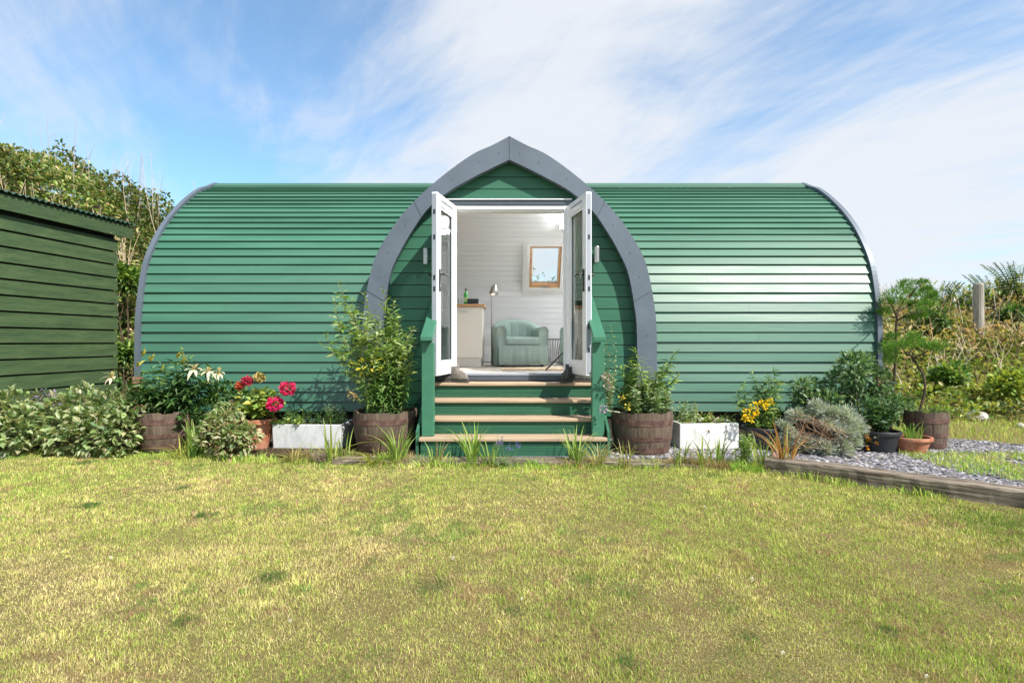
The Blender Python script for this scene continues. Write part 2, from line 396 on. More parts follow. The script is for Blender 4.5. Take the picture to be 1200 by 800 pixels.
# sparse lawn carried on well past the frame
n=60000; xs=RNG.uniform(-11,9,n); ys=RNG.uniform(-.8,6,n)
k=(np.abs(xs)>np.maximum(.94*ys+.5,.6))&(ys<border(xs)); xs,ys=xs[k],ys[k]
parts.append((xs,ys,RNG.uniform(.03,.06,len(xs)),RNG.uniform(.006,.011,len(xs))))
xs=np.concatenate([p[0] for p in parts]); ys=np.concatenate([p[1] for p in parts]); hh=np.concatenate([p[2] for p in parts]); ww=np.concatenate([p[3] for p in parts])
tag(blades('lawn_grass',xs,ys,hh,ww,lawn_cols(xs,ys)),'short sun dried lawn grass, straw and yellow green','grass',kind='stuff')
# longer ragged fringe along the edging, and grass beyond the gravel on the right
n=9000
xs=RNG.uniform(-6.5,3.3,n); ys=border(xs)+RNG.normal(.0,.05,n)
h=RNG.uniform(.03,.085,n)*(.4+1.1*vnoise(xs,ys*0,5,11)); 
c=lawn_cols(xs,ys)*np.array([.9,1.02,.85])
xb=RNG.uniform(4.0,12,34000); yb=RNG.uniform(3.2,10.4,34000)
edge=gravel_back(xb)+.35*(vnoise(xb,yb,1.6,21)-.5)
k=(yb>edge)|((xb>4.35)&(yb<5.35+.3*(vnoise(xb,yb,2,22)-.5))&(yb>border(xb)+.35)&(vnoise(xb,yb,3,23)>.42)); k&=(yb<10.4)&~((xb<4.6)&(yb>6.5)); xb,yb=xb[k],yb[k]
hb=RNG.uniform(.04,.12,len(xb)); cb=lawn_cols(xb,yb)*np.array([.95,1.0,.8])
xg=RNG.uniform(3.95,5.6,9000); yg=RNG.uniform(4.2,5.6,9000); k=(vnoise(xg,yg,2.4,95)+.35*sstep(4.0,4.7,xg)>.66)&(yg>border(xg)+.3)
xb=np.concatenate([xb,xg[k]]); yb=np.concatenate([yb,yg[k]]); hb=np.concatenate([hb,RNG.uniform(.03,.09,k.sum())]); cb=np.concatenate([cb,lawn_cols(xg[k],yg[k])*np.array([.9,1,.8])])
xl=RNG.uniform(-9,-4.4,5000); yl=RNG.uniform(7.2,9.5,5000); k=(xl<-5.0)|(yl>6); xl,yl=xl[k],yl[k]
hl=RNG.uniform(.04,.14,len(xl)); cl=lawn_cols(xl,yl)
X_=np.concatenate([xs,xb,xl]);Y_=np.concatenate([ys,yb,yl])
n=8000; xw=RNG.uniform(-3.5,2.3,n); yw=border(xw)+np.abs(RNG.normal(0,.12,n))*np.where(xw<-1.0,1.,.35); k=vnoise(xw,yw,3.1,91)>.42; xw,yw=xw[k],yw[k]
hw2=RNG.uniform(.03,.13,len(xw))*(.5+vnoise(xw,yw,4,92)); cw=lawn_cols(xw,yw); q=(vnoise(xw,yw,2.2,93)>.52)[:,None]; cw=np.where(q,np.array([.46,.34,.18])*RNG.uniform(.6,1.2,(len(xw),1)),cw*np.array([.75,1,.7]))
X_=np.concatenate([X_,xw]);Y_=np.concatenate([Y_,yw])
tag(blades('rough_grass',X_,Y_,np.concatenate([h,hb,hl,hw2]),RNG.uniform(.003,.007,len(X_)),np.concatenate([c,cb,cl,cw]),lean=.7),'longer rough grass fringing the lawn edge and the bank foot','grass',kind='stuff')

# ------------------------------------------------------------------ the cabin
D0=8.265                                   # ridge line depth
CX=-.03
PZ=np.array([.36,.80,1.10,1.30,1.517,1.875,2.157,2.41,2.663,2.916,3.17,3.378,3.48,3.586])
PH=np.array([1.715,1.718,1.716,1.712,1.700,1.643,1.568,1.434,1.256,1.018,.72,.423,.200,0.])
def catmull(pts,n=14):
    pts=[np.array(p,float) for p in pts]; out=[]
    for i in range(len(pts)-1):
        p0=pts[max(i-1,0)];p1=pts[i];p2=pts[i+1];p3=pts[min(i+2,len(pts)-1)]
        if i==len(pts)-2: p3=p2+(p2-p1)
        for k in range(n):
            t=k/n
            out.append(.5*((2*p1)+(p2-p0)*t+(2*p0-5*p1+4*p2-p3)*t*t+(3*p1-p0-3*p2+p3)*t**3))
    out.append(pts[-1]); return np.array(out)
PROF=catmull(list(zip(PH,PZ)))             # (half width, z) bottom -> apex
def offs(pr,t):
    """offset the section inwards by t, ending on the centre line"""
    d=np.gradient(pr,axis=0); d/=np.linalg.norm(d,axis=1)[:,None]
    nrm=np.stack([d[:,1],-d[:,0]],1)       # outward
    q=pr-nrm*t
    k=q[:,0]>0
    q=q[k] if t>0 else q
    if t>0:
        a,b=q[-2],q[-1]; s=(0-b[0])/(b[0]-a[0]) if abs(b[0]-a[0])>1e-9 else 0
        q=np.vstack([q,[0,b[1]+(b[1]-a[1])*s]])
    return q
def arcparam(pr):
    s=np.concatenate([[0],np.cumsum(np.linalg.norm(np.diff(pr,axis=0),axis=1))])
    d=np.gradient(pr,axis=0); d/=np.linalg.norm(d,axis=1)[:,None]
    nr=np.stack([d[:,1],-d[:,0]],1)
    def f(t):
        t=min(max(t,0),s[-1])
        p=np.array([np.interp(t,s,pr[:,0]),np.interp(t,s,pr[:,1])]); q=np.array([np.interp(t,s,nr[:,0]),np.interp(t,s,nr[:,1])])
        return p,q/np.linalg.norm(q)
    return f,s[-1]
HULL=offs(PROF,.045)
def hwz(pr,z): return float(np.interp(z,pr[:,1],pr[:,0]))
XL,XR=-4.46,4.44
cabin=thing('cabin','arched green timber clad garden cabin with grey pointed porch and open white doors','cabin',(CX,D0,0))
def loc(o): return o
def Y(d): return d-D0                       # children are local to the cabin's empty
WINX=(P(620.5,300,9.45)[0]-CX,P(657,300,9.45)[0]-CX); WINZ=(2.20,2.86)

def clad(name,material,pr,side,xr,step,lap,rows,hole=None,inward=False,s0=0,tv=.05,porch=None,grow=.006,parent=cabin):
    """horizontal boards round the section. side -1 = front, +1 = rear"""
    f,Ls=arcparam(pr); m_=MB(); nrow=int((Ls-.1-s0)/step)
    sg=-1 if inward else 1
    for i in range(nrow+1):
        a=s0+i*step; b=min(a+step,Ls)
        if b-a<.02: continue
        pa,na=f(a); pb,nb=f(min(b+(0 if inward else .010),Ls))
        if inward: pa2,_=f(a+.004)
        A=pa+sg*na*lap; B=pb+sg*nb*grow; C=pb-sg*nb*.012; Dd=pa-sg*na*.012
        if inward: A=f(a+.005)[0]+sg*na*lap
        sec=[A,B,C,Dd]
        zc=(pa[1]+pb[1])/2
        ranges=[xr]
        if porch is not None:
            lo=porch(zc)
            ranges=[r for r in ((xr[0],-lo),(lo,xr[1])) if r[1]-r[0]>.02]
            if lo<=0.02: ranges=[xr]
        if hole and pb[1]>hole[2] and pa[1]<hole[3]:
            ranges=[(xr[0],hole[0]),(hole[1],xr[1])]
        for (x0,x1) in ranges:
            # board lengths with butt joints
            t=1+random.uniform(-tv,tv)
            r0=[(x0,side*q[0],q[1]) for q in sec]; r1=[(x1,side*q[0],q[1]) for q in sec]
            m_.prism(r0,r1,(t,t,t))
    return m_,f,Ls
def porch_ex(shrink): return lambda z: max(hwz(PROF,z)-shrink,0)
# outside cladding: two wings on the front, one run on the rear
for xr in ((XL+.02,0),(0,XR-.02)):
    m_=MB(); f,Ls=arcparam(HULL); step=.1195; n=int((Ls-.13)/step)
    for i in range(n+1):
        a=i*step; b=min(a+step,Ls)
        pa,na=f(a); pb,nb=f(min(b+.010,Ls))
        A=pa+na*.033; B=pb+nb*(.009+random.uniform(-.0055,.0055)); C=pb-nb*.012; Dd=pa-na*.012
        lo=max(hwz(PROF,(pa[1]+pb[1])/2)-.10,0.0)
        x0,x1=(xr[0],-lo) if xr[0]<0 else (lo,xr[1])
        t=1+random.uniform(-.06,.06)
        cut=[x0,x1]
        if i%3==1 and x1-x0>2: cut=[x0,x0+(x1-x0)*random.uniform(.3,.7),x1]
        for j in range(len(cut)-1):
            tt=t*(1+random.uniform(-.025,.025)); g=.0015 if j else 0
            m_.prism([(cut[j]+g,-q[0],q[1]) for q in (A,B,C,Dd)],[(cut[j+1],-q[0],q[1]) for q in (A,B,C,Dd)],(tt,tt*random.uniform(.98,1.02),tt))
    m_.build('cladding',M['hull'],cabin)
m_,_,_=clad('c',M['hull'],HULL,1,(XL+.02,XR-.02),.1195,.026,0,hole=(WINX[0]-.05,WINX[1]+.05,WINZ[0]-.02,WINZ[1]+.02))
m_.build('cladding',M['hull'],cabin)
# black membrane layer under the boards, cut for porch and roof window
# ridge boards
m_=MB()
zt=PROF[-1][1]
for x0,x1 in ((XL,-.05),(.05,XR)):
    top=[(.0,zt+.008),(.13,zt-.062),(.13,zt-.092),(0,zt-.03)]
    for sd in (-1,1):
        m_.prism([(x0,sd*(q[0]+.0005),q[1]) for q in top],[(x1,sd*(q[0]+.0005),q[1]) for q in top],(.9,.9,.9))
m_.build('ridge_cap',M['hull'],cabin)
# end trims: a grey band following the section, standing proud of the boards
for xa,xb in ((XL-.03,XL+.03),(XR-.03,XR+.03)):
    m_=MB(); o_=offs(PROF,-.016); i_=offs(PROF,.12)
    f1,L1=arcparam(o_); f2,L2=arcparam(i_); n=70
    for sd in (-1,1):
        V=[];F=[]
        for k in range(n+1):
            p=f1(L1*k/n)[0]; q=f2(L2*k/n)[0]
            if k==n: p=np.array([0,p[1]])
            for x in (xa,xb):
                V.append((x,sd*p[0],p[1])); V.append((x,sd*q[0],q[1]))
        for k in range(n):
            a=4*k; b=4*(k+1)
            F+= [(a,a+2,b+2,b),(a+1,b+1,b+3,a+3),(a,b,b+1,a+1),(a+2,a+3,b+3,b+2)]
        F+=[(0,1,3,2)]
        V=[v for v in V]
        m_.add(V,F)
    m_.build('end_trim',M['lead'],cabin)
# closing walls at the two ends; unseen windows added to brighten the room
for sd,xe in ((-1,XL+.06),(1,XR-.06)):
    m_=MB(); pr=offs(PROF,.05)
    z=.36
    while z<pr[-1][1]-.02:
        z2=min(z+.14,pr[-1][1]-.005)
        w0,w1=hwz(pr,z),hwz(pr,z2-.006)
        segs=[(-1,1)]
        rng=[(-w0,-w1,w0,w1)]
        if z<2.45 and z2>.80: rng=[(-w0,-w1,-1.24,-1.24),(1.24,1.24,w0,w1)]
        for (a0,a1,b0,b1) in rng:
            m_.prism([(xe-.02,a0,z),(xe-.02,b0,z),(xe-.02,b1,z2-.006),(xe-.02,a1,z2-.006)],[(xe+.02,a0,z),(xe+.02,b0,z),(xe+.02,b1,z2-.006),(xe+.02,a1,z2-.006)])
        z=z2
    w=m_.build('end_wall',M['gable'],cabin)
    m_=MB()
    for a,b in (((xe-.03,-1.24,.80),(xe+.03,-1.18,2.46)),((xe-.03,1.18,.80),(xe+.03,1.24,2.46)),((xe-.03,-1.18,2.40),(xe+.03,1.18,2.46)),((xe-.03,-1.18,.80),(xe+.03,1.18,.86)),((xe-.03,-.03,.86),(xe+.03,.03,2.40))): m_.box(a,b)
    wf=m_.build('added_window_frame',M['upvc'],w)
    m_=MB(); m_.box((xe-.005,-1.18,.86),(xe+.005,-.03,2.40)); m_.box((xe-.005,.03,.86),(xe+.005,1.18,2.40)); m_.build('added_window_glass',M['glass'],w)
# porch roof shell from the arch back into the main roof
m_=MB(); pr=offs(PROF,.03); f,Ls=arcparam(pr); step=.1195
for sd in (-1,1):
    for i in range(int((Ls)/step)+1):
        a=i*step;b=min(a+step,Ls)
        if b-a<.01: continue
        pa,na=f(a);pb,nb=f(b)
        dback=min(D0-hwz(HULL,(pa[1]+pb[1])/2)+.12,D0)
        A=pa+na*.012;B=pb+nb*.002;C=pb-nb*.03;Dd=pa-na*.03
        m_.prism([(sd*q[0],Y(6.40),q[1]) for q in (A,B,C,Dd)],[(sd*q[0],Y(dback),q[1]) for q in (A,B,C,Dd)])
m_.build('porch_roof',M['hull'],cabin)
# pointed arch trim: front band with lead joints and fixings
def band(m_,prO,prI,ya,yb,n=90,sds=(-1,1),k0=0,k1=None):
    f1,L1=arcparam(prO); f2,L2=arcparam(prI); k1=n if k1 is None else k1
    for sd in sds:
        V=[];F=[]
        for k in range(k0,k1+1):
            p=f1(L1*k/n)[0]; q=f2(L2*k/n)[0]
            for y in (ya,yb): V.append((sd*p[0],y,p[1])); V.append((sd*q[0],y,q[1]))
        for k in range(k1-k0):
            a=4*k;b=4*(k+1)
            F+=[(a,a+1,b+1,b) if sd<0 else (a,b,b+1,a+1),(a+1,a+3,b+3,b+1),(a,b,b+2,a+2),(a+2,b+2,b+3,a+3)]
        F.append((0,1,3,2)); e=4*(k1-k0)
        F.append((e,e+1,e+3,e+2))
        m_.add(V,F)
ARI=catmull([(1.487,.36),(1.487,1.0),(1.483,1.30),(1.468,1.517),(1.39,1.964),(1.2856,2.217),(1.122,2.50),(.94,2.75),(.70,2.948),(.4226,3.106),(.20,3.218),(0,3.312)])
m_=MB(); band(m_,PROF,ARI,Y(6.35),Y(6.44))
arch=m_.build('arch_trim',M['lead'],cabin)
m_=MB(); f1,L1=arcparam(PROF); f2,L2=arcparam(ARI)
m_.box((-.003,Y(6.347),ARI[-1][1]+.004),(.003,Y(6.352),PROF[-1][1]-.004)); m_.build('trim_joint',M['joint'],arch)
for sd in (-1,1):
    for fr in (.36,.66):
        p=f1(L1*fr)[0];q=f2(L2*fr)[0]; dd=(q-p)/np.linalg.norm(q-p); nn=np.array([-dd[1],dd[0]])*.003
        pts=[p+nn,q+nn,q-nn,p-nn]
        m_=MB(); m_.prism([(sd*a[0],Y(6.347),a[1]) for a in pts],[(sd*a[0],Y(6.352),a[1]) for a in pts]); m_.build('trim_joint',M['joint'],arch)
m_=MB()
for sd in (-1,1):
    for fr in (.12,.24,.42,.5,.6,.72,.8,.9,.965):
        p=f1(L1*fr)[0];q=f2(L2*fr)[0]; c=p*.5+q*.5
        m_=MB(); m_.lathe([(0.0001,.004),(.006,.004),(.008,0)],seg=8,M4=Matrix.Translation((sd*c[0],Y(6.349),c[1]))@Matrix.Rotation(PI/2,4,'X')); m_.build('fixing',M['lead'],arch)
# lining soffit strip inside the arch
m_=MB(); band(m_,offs(PROF,.10),ARI+np.array([[.006,.006]])*np.array([[1,1]])*(ARI[:,:1]>.01)+np.array([[0,.006]])*(ARI[:,:1]<=.01),Y(6.44),Y(6.475)); m_.build('arch_reveal',M['joint'],cabin)
# gable wall boards
HEADZ=2.868; OPX=.70
m_=MB(); pr=offs(PROF,.06); WY=6.478
zs=[HEADZ]; z=HEADZ
while z>.36: z-=.142; zs.insert(0,max(z,.30))
z=HEADZ
while z<pr[-1][1]-.01: z+=.142; zs.append(min(z,pr[-1][1]-.003))
for z0,z1 in zip(zs[:-1],zs[1:]):
    t=1+random.uniform(-.07,.07); zz=z1-.009
    w0,w1=hwz(pr,z0),hwz(pr,zz)
    rng=[(-w0,-w1,w0,w1)]
    if z0<HEADZ-.01 and z1>.74: rng=[(-w0,-w1,-OPX,-OPX),(OPX,OPX,w0,w1)]
    for (a0,a1,b0,b1) in rng:
        m_.prism([(a0,Y(WY),z0),(b0,Y(WY),z0),(b1,Y(WY+.003),zz),(a1,Y(WY+.003),zz)],[(a0,Y(WY+.02),z0),(b0,Y(WY+.02),z0),(b1,Y(WY+.02),zz),(a1,Y(WY+.02),zz)],(t,t,t))
m_.build('gable_wall',M['gable'],cabin)
m_=MB()   # dark layer behind the grooves
for z0,z1 in zip(zs[:-1],zs[1:]):
    w0,w1=hwz(pr,z0),hwz(pr,z1)
    rng=[(-w0,-w1,w0,w1)]
    if z0<HEADZ-.01 and z1>.74: rng=[(-w0,-w1,-OPX,-OPX),(OPX,OPX,w0,w1)]
    for (a0,a1,b0,b1) in rng:
        m_.prism([(a0,Y(WY+.022),z0),(b0,Y(WY+.022),z0),(b1,Y(WY+.022),z1),(a1,Y(WY+.022),z1)],[(a0,Y(WY+.04),z0),(b0,Y(WY+.04),z0),(b1,Y(WY+.04),z1),(a1,Y(WY+.04),z1)])
m_.build('wall_membrane',M['joint'],cabin)
# door frame, head flashing, threshold
FZ=.827
m_=MB()
m_.box((-OPX+.002,Y(6.43),FZ+.0),(-OPX+.058,Y(6.52),2.80)); m_.box((OPX-.058,Y(6.43),FZ),(OPX-.002,Y(6.52),2.80)); m_.box((-OPX+.002,Y(6.432),2.752),(OPX-.002,Y(6.52),2.803))
m_.box((-OPX+.06,Y(6.45),2.735),(OPX-.06,Y(6.51),2.751))
m_.build('door_frame',M['upvc'],cabin,bevel=.004)
m_=MB(); m_.box((-OPX-.03,Y(6.42),2.806),(OPX+.03,Y(6.50),2.862)); m_.build('door_head',M['lead_dark'],cabin)
m_=MB(); m_.box((-OPX-.03,Y(6.405),2.8625),(OPX+.03,Y(6.47),2.874)); m_.build('drip_flashing',M['upvc'],cabin)
th=MB(); th.box((-.70,Y(6.39),.742),(.70,Y(6.47),.803)); th=th.build('threshold',M['lead_dark'],cabin,bevel=.004)
m_=MB(); m_.box((-.69,Y(6.384),.8035),(.69,Y(6.53),.829)); m_.build('threshold_cap',M['gasket'],th,bevel=.004)
# door leaves
def leaf(hx,ang,sd):
    """hinge at hx; leaf runs out along local +x"""
    e=MB(); W,H=.652,1.955; t=.065; S=.105; B=.03
    for a,b in (((0,0,0),(S,t,H)),((W-S,0,0),(W,t,H)),((S,0,0),(W-S,t,.13)),((S,0,H-.13),(W-S,t,H))): e.box(a,b)
    o=e.build('door_leaf',M['upvc'],cabin,bevel=.006)
    o.location=(hx,Y(6.43),.834); o.rotation_euler=(0,0,ang)
    # glazing beads on both faces, set proud/inset
    e=MB(); g0,g1,h0,h1=S,W-S,.13,H-.13
    for y0,y1 in ((.008,.024),(t-.024,t-.008)):
        e.box((g0,y0,h0),(g0+B,y1,h1)); e.box((g1-B,y0,h0),(g1,y1,h1)); e.box((g0+B,y0,h0),(g1-B,y1,h0+B)); e.box((g0+B,y0,h1-B),(g1-B,y1,h1))
    e.build('glazing_bead',M['upvc'],o,bevel=.004)
    e=MB(); e.box((g0,.0265,h0),(g1,.0305,h1)); e.box((g0,.035,h0),(g1,.039,h1)); e.build('glass',M['glass'],o)
    e=MB(); e.box((W+.0005,.010,.02),(W+.004,t-.010,H-.02))
    for zz in (.33,.62,1.62):
        pass
    e.build('edge_gasket',M['gasket'],o)
    e=MB()
    for zz in (.25,.50,.90,1.02,1.45,1.72): e=MB(); e.box((W+.0045,.022,zz),(W+.007,.042,zz+.05)); e.build('lock_plate',M['black'],o)
    e=MB()   # vent slot on both faces of the top rail
    for y0,y1 in ((-.004,-.0005),(t+.0005,t+.004)):
        e.box((S+.05,y0,H-.075),(W-S-.02,y1,H-.055))
    e.build('trickle_vent',M['gasket'],o)
    e=MB()
    for s_,y0 in ((-1,-.012),(1,t+.012)):
        e.box((W-.075,min(y0,y0-s_*.0115),.90),(W-.045,max(y0,y0-s_*.0115),1.14))
        yk=y0+s_*.045
        e.tube([(W-.06,y0,1.085),(W-.06,yk,1.085)],.009,8)
        e.tube([(W-.06,yk,1.085),(W-.10,yk+s_*.004,1.088),(W-.185,yk,1.078)],[.010,.009,.008],8)
    e.build('handle',M['black'],o,smooth=False)
    e=MB()
    for zz in (.18,1.0,1.75): e=MB(); e.tube([(-.008,.01 if sd<0 else t-.01,zz),(-.008,.01 if sd<0 else t-.01,zz+.1)],.011,8); e.build('hinge',M['upvc'],o)
    return o
aL=math.atan2(5.79-6.43,-.792+.651)       # direction of the open leaves, seen in plan
aR=math.atan2(5.79-6.43,.786-.640)
leaf(-.651-CX,aL,-1)
oR=leaf(.640-CX,aR,1)
# right leaf: its thickness lies on the other side of the hinge line, so shift it outwards
for o in [oR]:
    pass
# left leaf thickness must lie away from the opening
nL=Vector((-math.sin(aL),math.cos(aL),0)); 
oL=[o for o in cabin.children if o.name.startswith('door_leaf')][0]
if nL.x>0: oL.location=Vector(oL.location)-nL*.065
nR=Vector((-math.sin(aR),math.cos(aR),0))
if nR.x<0: oR.location=Vector(oR.location)-nR*.065
# interior: floor, lining
m_=MB(); m_.box((XL+.12,Y(6.80),FZ-.10),(XR-.12,D0-6.72,FZ-.002)); m_.box((-1.45,Y(6.53),FZ-.10),(1.45,Y(6.80),FZ-.002)); m_.build('floor',M['floor'],cabin)
LIN=offs(PROF,.115)
fL,LL=arcparam(LIN); s0=float(np.interp(FZ,LIN[:,1],np.concatenate([[0],np.cumsum(np.linalg.norm(np.diff(LIN,axis=0),axis=1))])))
li=MB()
def addlin(m_): 
    li.V+=m_.V; li.F+=[tuple(i+li.n for i in q) for q in m_.F]; li.T+=m_.T; li.n+=m_.n
m1,_,_=clad('l',None,LIN,1,(XL+.10,XR-.10),.098,.0035,0,hole=(WINX[0]+.01,WINX[1]-.01,WINZ[0]+.03,WINZ[1]-.03),inward=True,s0=s0,tv=.02,grow=.003); addlin(m1)
m2,_,_=clad('l',None,LIN,-1,(XL+.10,XR-.10),.098,.0035,0,inward=True,s0=s0,tv=.02,porch=lambda z: max(hwz(LIN,z),0),grow=.003); addlin(m2)
for sd in (-1,1):   # porch vault lining
    n=int((LL-s0)/.098)
    for i in range(n+1):
        a=s0+i*.098;b=min(a+.098,LL)
        if b-a<.01: continue
        pa,na=fL(a);pb,nb=fL(b)
        A=fL(a+.003)[0]-na*.0035;B=pb-nb*.003;C=pb+nb*.012;Dd=pa+na*.012
        dk=D0-hwz(LIN,(pa[1]+pb[1])/2)+.0
        li.prism([(sd*q[0],Y(6.53),q[1]) for q in (A,B,C,Dd)],[(sd*q[0],Y(dk),q[1]) for q in (A,B,C,Dd)],(1,1,1))
# inner face of the gable round the door, and inner end walls
zz_=list(np.arange(FZ,3.35,.1))
for z0,z1 in zip(zz_[:-1],zz_[1:]):
    w0,w1=hwz(LIN,z0),hwz(LIN,z1)
    for sgn in (-1,1):
        i0,i1=(OPX+.001,OPX+.001) if z1<2.81 else (0,0)
        if w1<=i1+.01: continue
        li.prism([(sgn*q[0],Y(6.525),q[1]) for q in ((i0,z0),(w0,z0),(w1,z1),(i1,z1))],[(sgn*q[0],Y(6.545),q[1]) for q in ((i0,z0),(w0,z0),(w1,z1),(i1,z1))])
li.build('lining',M['lining'],cabin)
# rear roof window in the slope
f,Ls=arcparam(offs(PROF,.06))
pA=np.array([hwz(PROF,WINZ[0])-.07,WINZ[0]]); pB=np.array([hwz(PROF,WINZ[1])-.07,WINZ[1]])
ux=Vector((1,0,0)); uz=Vector((0,pB[0]-pA[0],pB[1]-pA[1])); LW=uz.length; uz.normalize(); un=ux.cross(uz)
if un.y>0: un=-un
# un points into the room
MW=Matrix(((ux.x,un.x,uz.x,WINX[0]),(ux.y,un.y,uz.y,pA[0]),(ux.z,un.z,uz.z,pA[1]),(0,0,0,1)))
WW=WINX[1]-WINX[0]
def wbox(mb_,a,b): mb_.box(a,b,M4=MW)
m_=MB()
for a,b in (((-.055,-.10,-.05),(-.0,.115,LW+.05)),((WW,-.10,-.05),(WW+.055,.115,LW+.05)),((0,-.10,-.06),(WW,.115,0)),((0,-.10,LW),(WW,.115,LW+.06))): wbox(m_,a,b)
rw=m_.build('roof_window',M['white'],cabin)
m_=MB(); s_=.045
for a,b in (((.004,-.03,.004),(s_,.085,LW-.004)),((WW-s_,-.03,.004),(WW-.004,.085,LW-.004)),((s_,-.03,.004),(WW-s_,.085,s_+.02)),((s_,-.03,LW-s_),(WW-s_,.085,LW-.004))): wbox(m_,a,b)
m_.build('sash',M['pine'],rw,bevel=.004)
m_=MB(); wbox(m_,(s_,.02,s_+.02),(WW-s_,.026,LW-s_)); m_.build('glass',M['glass'],rw)
m_=MB(); wbox(m_,(WW*.36,.0865,.02),(WW*.64,.105,.04)); m_.build('handle',M['steel'],rw)
m_=MB(); wbox(m_,(-.12,.0885,-.13),(WW+.12,.098,-.061)); wbox(m_,(-.12,.0885,LW+.061),(WW+.12,.098,LW+.13)); wbox(m_,(-.12,.0885,-.061),(-.056,.098,LW+.061)); wbox(m_,(WW+.056,.0885,-.061),(WW+.12,.098,LW+.061))
m_.build('architrave',M['white'],rw)
# underframe
m_=MB()
m_.box((XL+.1,Y(6.72),.02),(-1.75,Y(6.78),.40)); m_.box((1.75,Y(6.72),.02),(XR-.1,Y(6.78),.40)); m_.box((XL+.1,D0-6.8,.0),(XR-.1,D0-6.74,.40))
m_.box((-1.72,Y(6.50),.02),(1.72,Y(6.56),.74))
for x in (XL+.06,XR-.10): m_.box((x,Y(6.78),.0),(x+.04,D0-6.80,.40))
m_.build('base_frame',M['basewood'],cabin)
M['redwood']=mix2('reddish_timber',(.20,.10,.06),(.33,.19,.12),(20,20,8))
for x in (XL-.03,XR-.05):
    m_=MB(); m_.box((x,-1.76,.30),(x+.08,-1.64,.78)); m_.build('corner_foot',M['redwood'],cabin)

# wall lights either side of the doors
def wall_light(x,y,label):
    c=P(x,y,6.40); t=thing('wall_light',label,'wall light',(c[0],6.478,c[2]),'steel wall lights beside the doors')
    m_=MB(); m_.lathe([(.0,-.095),(.031,-.095),(.033,-.09),(.033,.09),(.031,.095),(.0,.095)],c=(0,-.075,0),seg=20); m_.build('lamp_body',M['steel'],t,smooth=False)
    m_=MB(); m_.box((-.03,-.045,-.035),(.03,-.0005,.035)); m_.build('wall_bracket',M['steel'],t,bevel=.004)
wall_light(498.5,300.5,'brushed steel tube wall light left of the open doors')
wall_light(699.5,298.5,'brushed steel tube wall light right of the open doors')

# ------------------------------------------------------------------ steps
steps=thing('porch_steps','four step green timber stair with bare treads and sloping handrails','steps',(.01,5.46,.04))
TZ=[.734,.568,.398,.233]; TD=[6.15,5.92,5.69,5.46]
for i,(z,d) in enumerate(zip(TZ,TD)):
    hw_=.905 if i<3 else .945
    if i==0: hw_=.90
    m_=MB(); m_.box((-hw_,d-5.46,z-.04-.034),(hw_,(6.385 if i==0 else TD[i-1]+.035)-5.46-.0,z-.04)); m_.build('tread',M['tread'],steps,bevel=.007)
    m_=MB(); rz0=(TZ[i+1] if i<3 else .04)-.04+.001; rz1=z-.04-.0345; rw_=(.90-.003*i) if i<3 else .93
    nr=9; yf=d+.03-5.46; sec=[]
    for k in range(nr):
        za=rz0+(rz1-rz0)*k/nr; zb=rz0+(rz1-rz0)*(k+1)/nr; g=(zb-za)
        sec+= [(yf+.004,za),(yf+.004,za+g*.22),(yf,za+g*.36),(yf,za+g*.9)]
    sec+=[(yf,rz1),(yf+.025,rz1),(yf+.025,rz0)]
    m_.prism([(-rw_,q[0],q[1]) for q in sec],[(rw_,q[0],q[1]) for q in sec])
    m_.build('riser',M['step_green'],steps)
for sd in (-1,1):
    x=sd*.868
    m_=MB(); m_.box((x-.062,5.555-5.46,.233-.04+.001),(x+.062,5.645-5.46,1.19-.04)); m_.build('post',M['rail_green'],steps,bevel=.006)
    m_=MB(); zt_=.04
    a=Vector((x,5.47-5.46,1.205)); b=Vector((x,6.46-5.46,1.205+.53))
    sec=[(-.062,0),(.062,0),(.062,.045),(-.062,.045)]
    m_.prism([(x+q[0],a.y,a.z-zt_+q[1]) for q in sec],[(x+q[0],b.y,b.z-zt_+q[1]) for q in sec]); m_.build('handrail',M['rail_green'],steps,bevel=.006)
    m_=MB(); m_.box((x-.045,6.37-5.46,.735-.04),(x+.045,6.455-5.46,1.66-.04)); m_.build('post',M['rail_green'],steps,bevel=.006)
    m_=MB(); xx=sd*.965
    m_.prism([(xx-.014,.035,.0),(xx-.014,.92,.0),(xx-.014,.92,.70),(xx-.014,.80,.70),(xx-.014,.035,.25)],[(xx+.014,.035,.0),(xx+.014,.92,.0),(xx+.014,.92,.70),(xx+.014,.80,.70),(xx+.014,.035,.25)]); m_.build('stringer',M['step_green'],steps)

